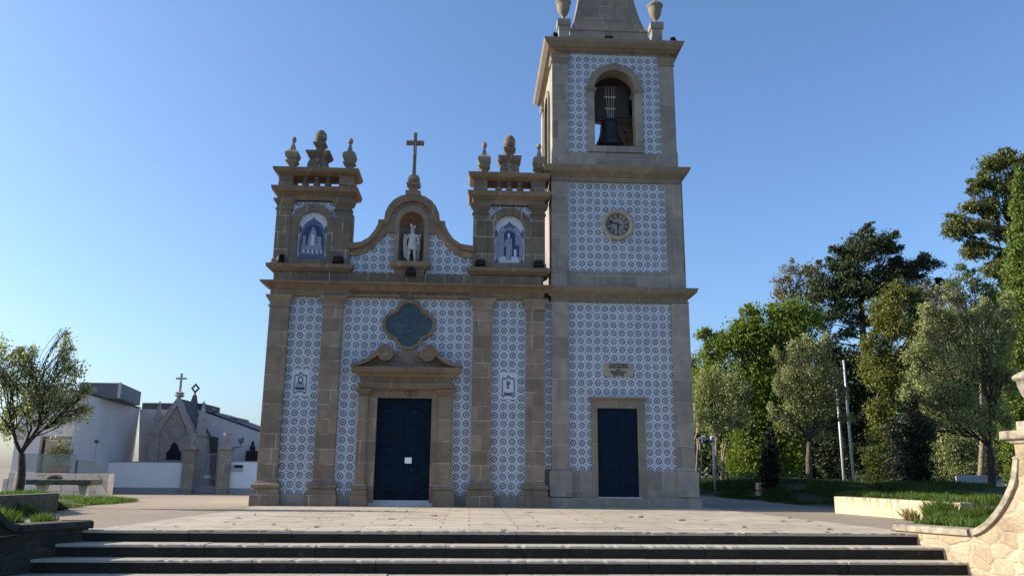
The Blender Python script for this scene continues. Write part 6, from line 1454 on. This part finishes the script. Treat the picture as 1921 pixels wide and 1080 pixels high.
dg = MB()
wx0 = at(84, 850, YB0 + 0.4).x; wx1 = at(108, 850, YB0 + 0.4).x; wx2 = at(112, 850, YB0 + 0.4).x; wx3 = at(131, 850, YB0 + 0.4).x
for a_, b_ in ((wx0, wx1), (wx2, wx3)):
    MB().box(a_, b_, YB0 + 0.40, YB0 + 0.48, ez0 + 0.05, ez1 - 0.25).build("glass_door", mat_plain("lit_entrance_glass%d" % int(a_ * -10), (0.50, 0.44, 0.28), 0.3), BD)  # cream tint paints the brightly lit entrance into the glass
    MB().box(a_ - 0.08, a_, YB0 + 0.35, YB0 + 0.5, ez0, ez1 - 0.2).box(b_, b_ + 0.08, YB0 + 0.35, YB0 + 0.5, ez0, ez1 - 0.2).box(a_ - 0.08, b_ + 0.08, YB0 + 0.35, YB0 + 0.5, ez1 - 0.26, ez1 - 0.18).build("door_frame", M_frame, BD)
bxx0 = at(78, 850, YB0 + 0.4).x; MB().box(bxx0, bxx0 + 0.16, YB0 + 0.3, YB0 + 0.4, ez0, ez1 - 0.2).build("dark_jamb", M_dark, BD)
MB().box(ex0, p1.x, YB0 - 0.3, YB0 + 2.0, ez0 - 0.12, ez0).build("entrance_slab", M_mwhite, BD)
# clad upper volume
c0 = at(150, 718, 28); c1 = at(227, 718, 28); zt_ = c1.z; rr = ray(265, 735); tt = (zt_ - EYE.z) / rr.z; C2 = Vector((rr.x * tt, rr.y * tt - 23, zt_))
v = [(c0.x, 28, ztop + 0.02), (c1.x, 28, ztop + 0.02), (C2.x, C2.y, ztop + 0.02), (C2.x - 4, C2.y, ztop + 0.02)]; v += [(a, b, zt_) for a, b, _ in v]
ub_ = MB().add(v, [(0, 3, 2, 1), (4, 5, 6, 7), (0, 1, 5, 4), (1, 2, 6, 5), (2, 3, 7, 6), (3, 0, 4, 7)]).build("upper_volume", M_cladding, BD)
MB().box(c1.x - 0.12, c1.x + 0.03, 27.96, 28.05, ztop + 0.02, zt_ + 0.03).build("corner_trim", M_strap, BD)
# rear wing
YW = P2.y
wp = [A_(258, 940, YW), A_(600, 940, YW), A_(600, 850, YW), A_(374, 769, YW), A_(262, 767, YW)]
RW = thing("rear_building", "long grey building with a sloping roofline behind the tombs, left of the church", "building", tuple(at(400, 900, YW)))
MB().prism(wp, YW, YW + 8).build("wall", M_build, RW)
ed0 = A_(374, 767.5, YW); ed1 = A_(600, 848.5, YW)
MB().band([(ed0[0], ed0[1] + 0.09), (ed1[0], ed1[1] + 0.09)], [ed0, ed1], YW - 0.1, YW + 8.1).build("roof_edge", M_roofedge, RW)
r0_ = A_(266, 766, YW + 1); r1_ = A_(381, 768, YW + 1); rt_ = A_(266, 755, YW + 1)
MB().box(r0_[0], r1_[0], YW + 1, YW + 5, r0_[1] - 0.3, rt_[1]).build("roof_band", M_roofedge, RW)
q0 = A_(418, 795, YW + 2); q1 = A_(447, 783, YW + 2); MB().box(q0[0], q1[0], YW + 2, YW + 5, q0[1] - 0.8, q1[1]).build("roof_box", M_cladding, RW)
# potted plants by the entrance
for i, px in enumerate((100, 118)):
    q = at(px, 886, YB0 - 0.2); pt = thing("potted_plant", ("left" if i == 0 else "right") + " one of two terracotta pots with spiky plant by the glass entrance", "potted plant", (q.x, q.y, ez0), "terracotta pots at the entrance")
    MB().stack(q.x, q.x, q.y, q.y, [(0.22, ez0), (0.28, ez0 + 0.38), (0.30, ez0 + 0.40)]).build("pot", M_pot, pt)
    qd, nn_ = leaf_cloud([((q.x, q.y, ez0 + 0.95), 0.3, 0.3, 0.5, 40)], 3.0, 0.35, 0.15, 0.3, 20)
    fast_mesh("foliage", qd - np.array([q.x, q.y, ez0]), nn_, 4, L_ivy, pt)
q = at(182, 833, 26); wl_ = thing("wall_lamp_post", "thin lamp on a pole in front of the grey building", "lamp", (q.x, 20, -0.4))
q = at(181, 829, 20); MB().tube([(q.x - 0.1, 20, -0.5), (q.x, 20, q.z)], 0.03, 6).build("pole", M_cladding, wl_); MB().box(q.x - 0.07, q.x + 0.07, 19.9, 20.1, q.z - 0.05, q.z + 0.12).build("lamp_head", M_iron, wl_)
for i, px in enumerate((8, 17)):
    q = at(px, 915, 6); t_ = at(px, 896 if i == 0 else 884, 6); o = MB().box(q.x - 0.1, q.x + 0.12, 6, 6.4, 0.0, t_.z).build("stone_block", M_mwhite, None, bevel=0.02)
    tag(o, ("shorter pale stone post at the left edge" if i == 0 else "taller pale stone post right behind the leaning olive trunk"), "block")
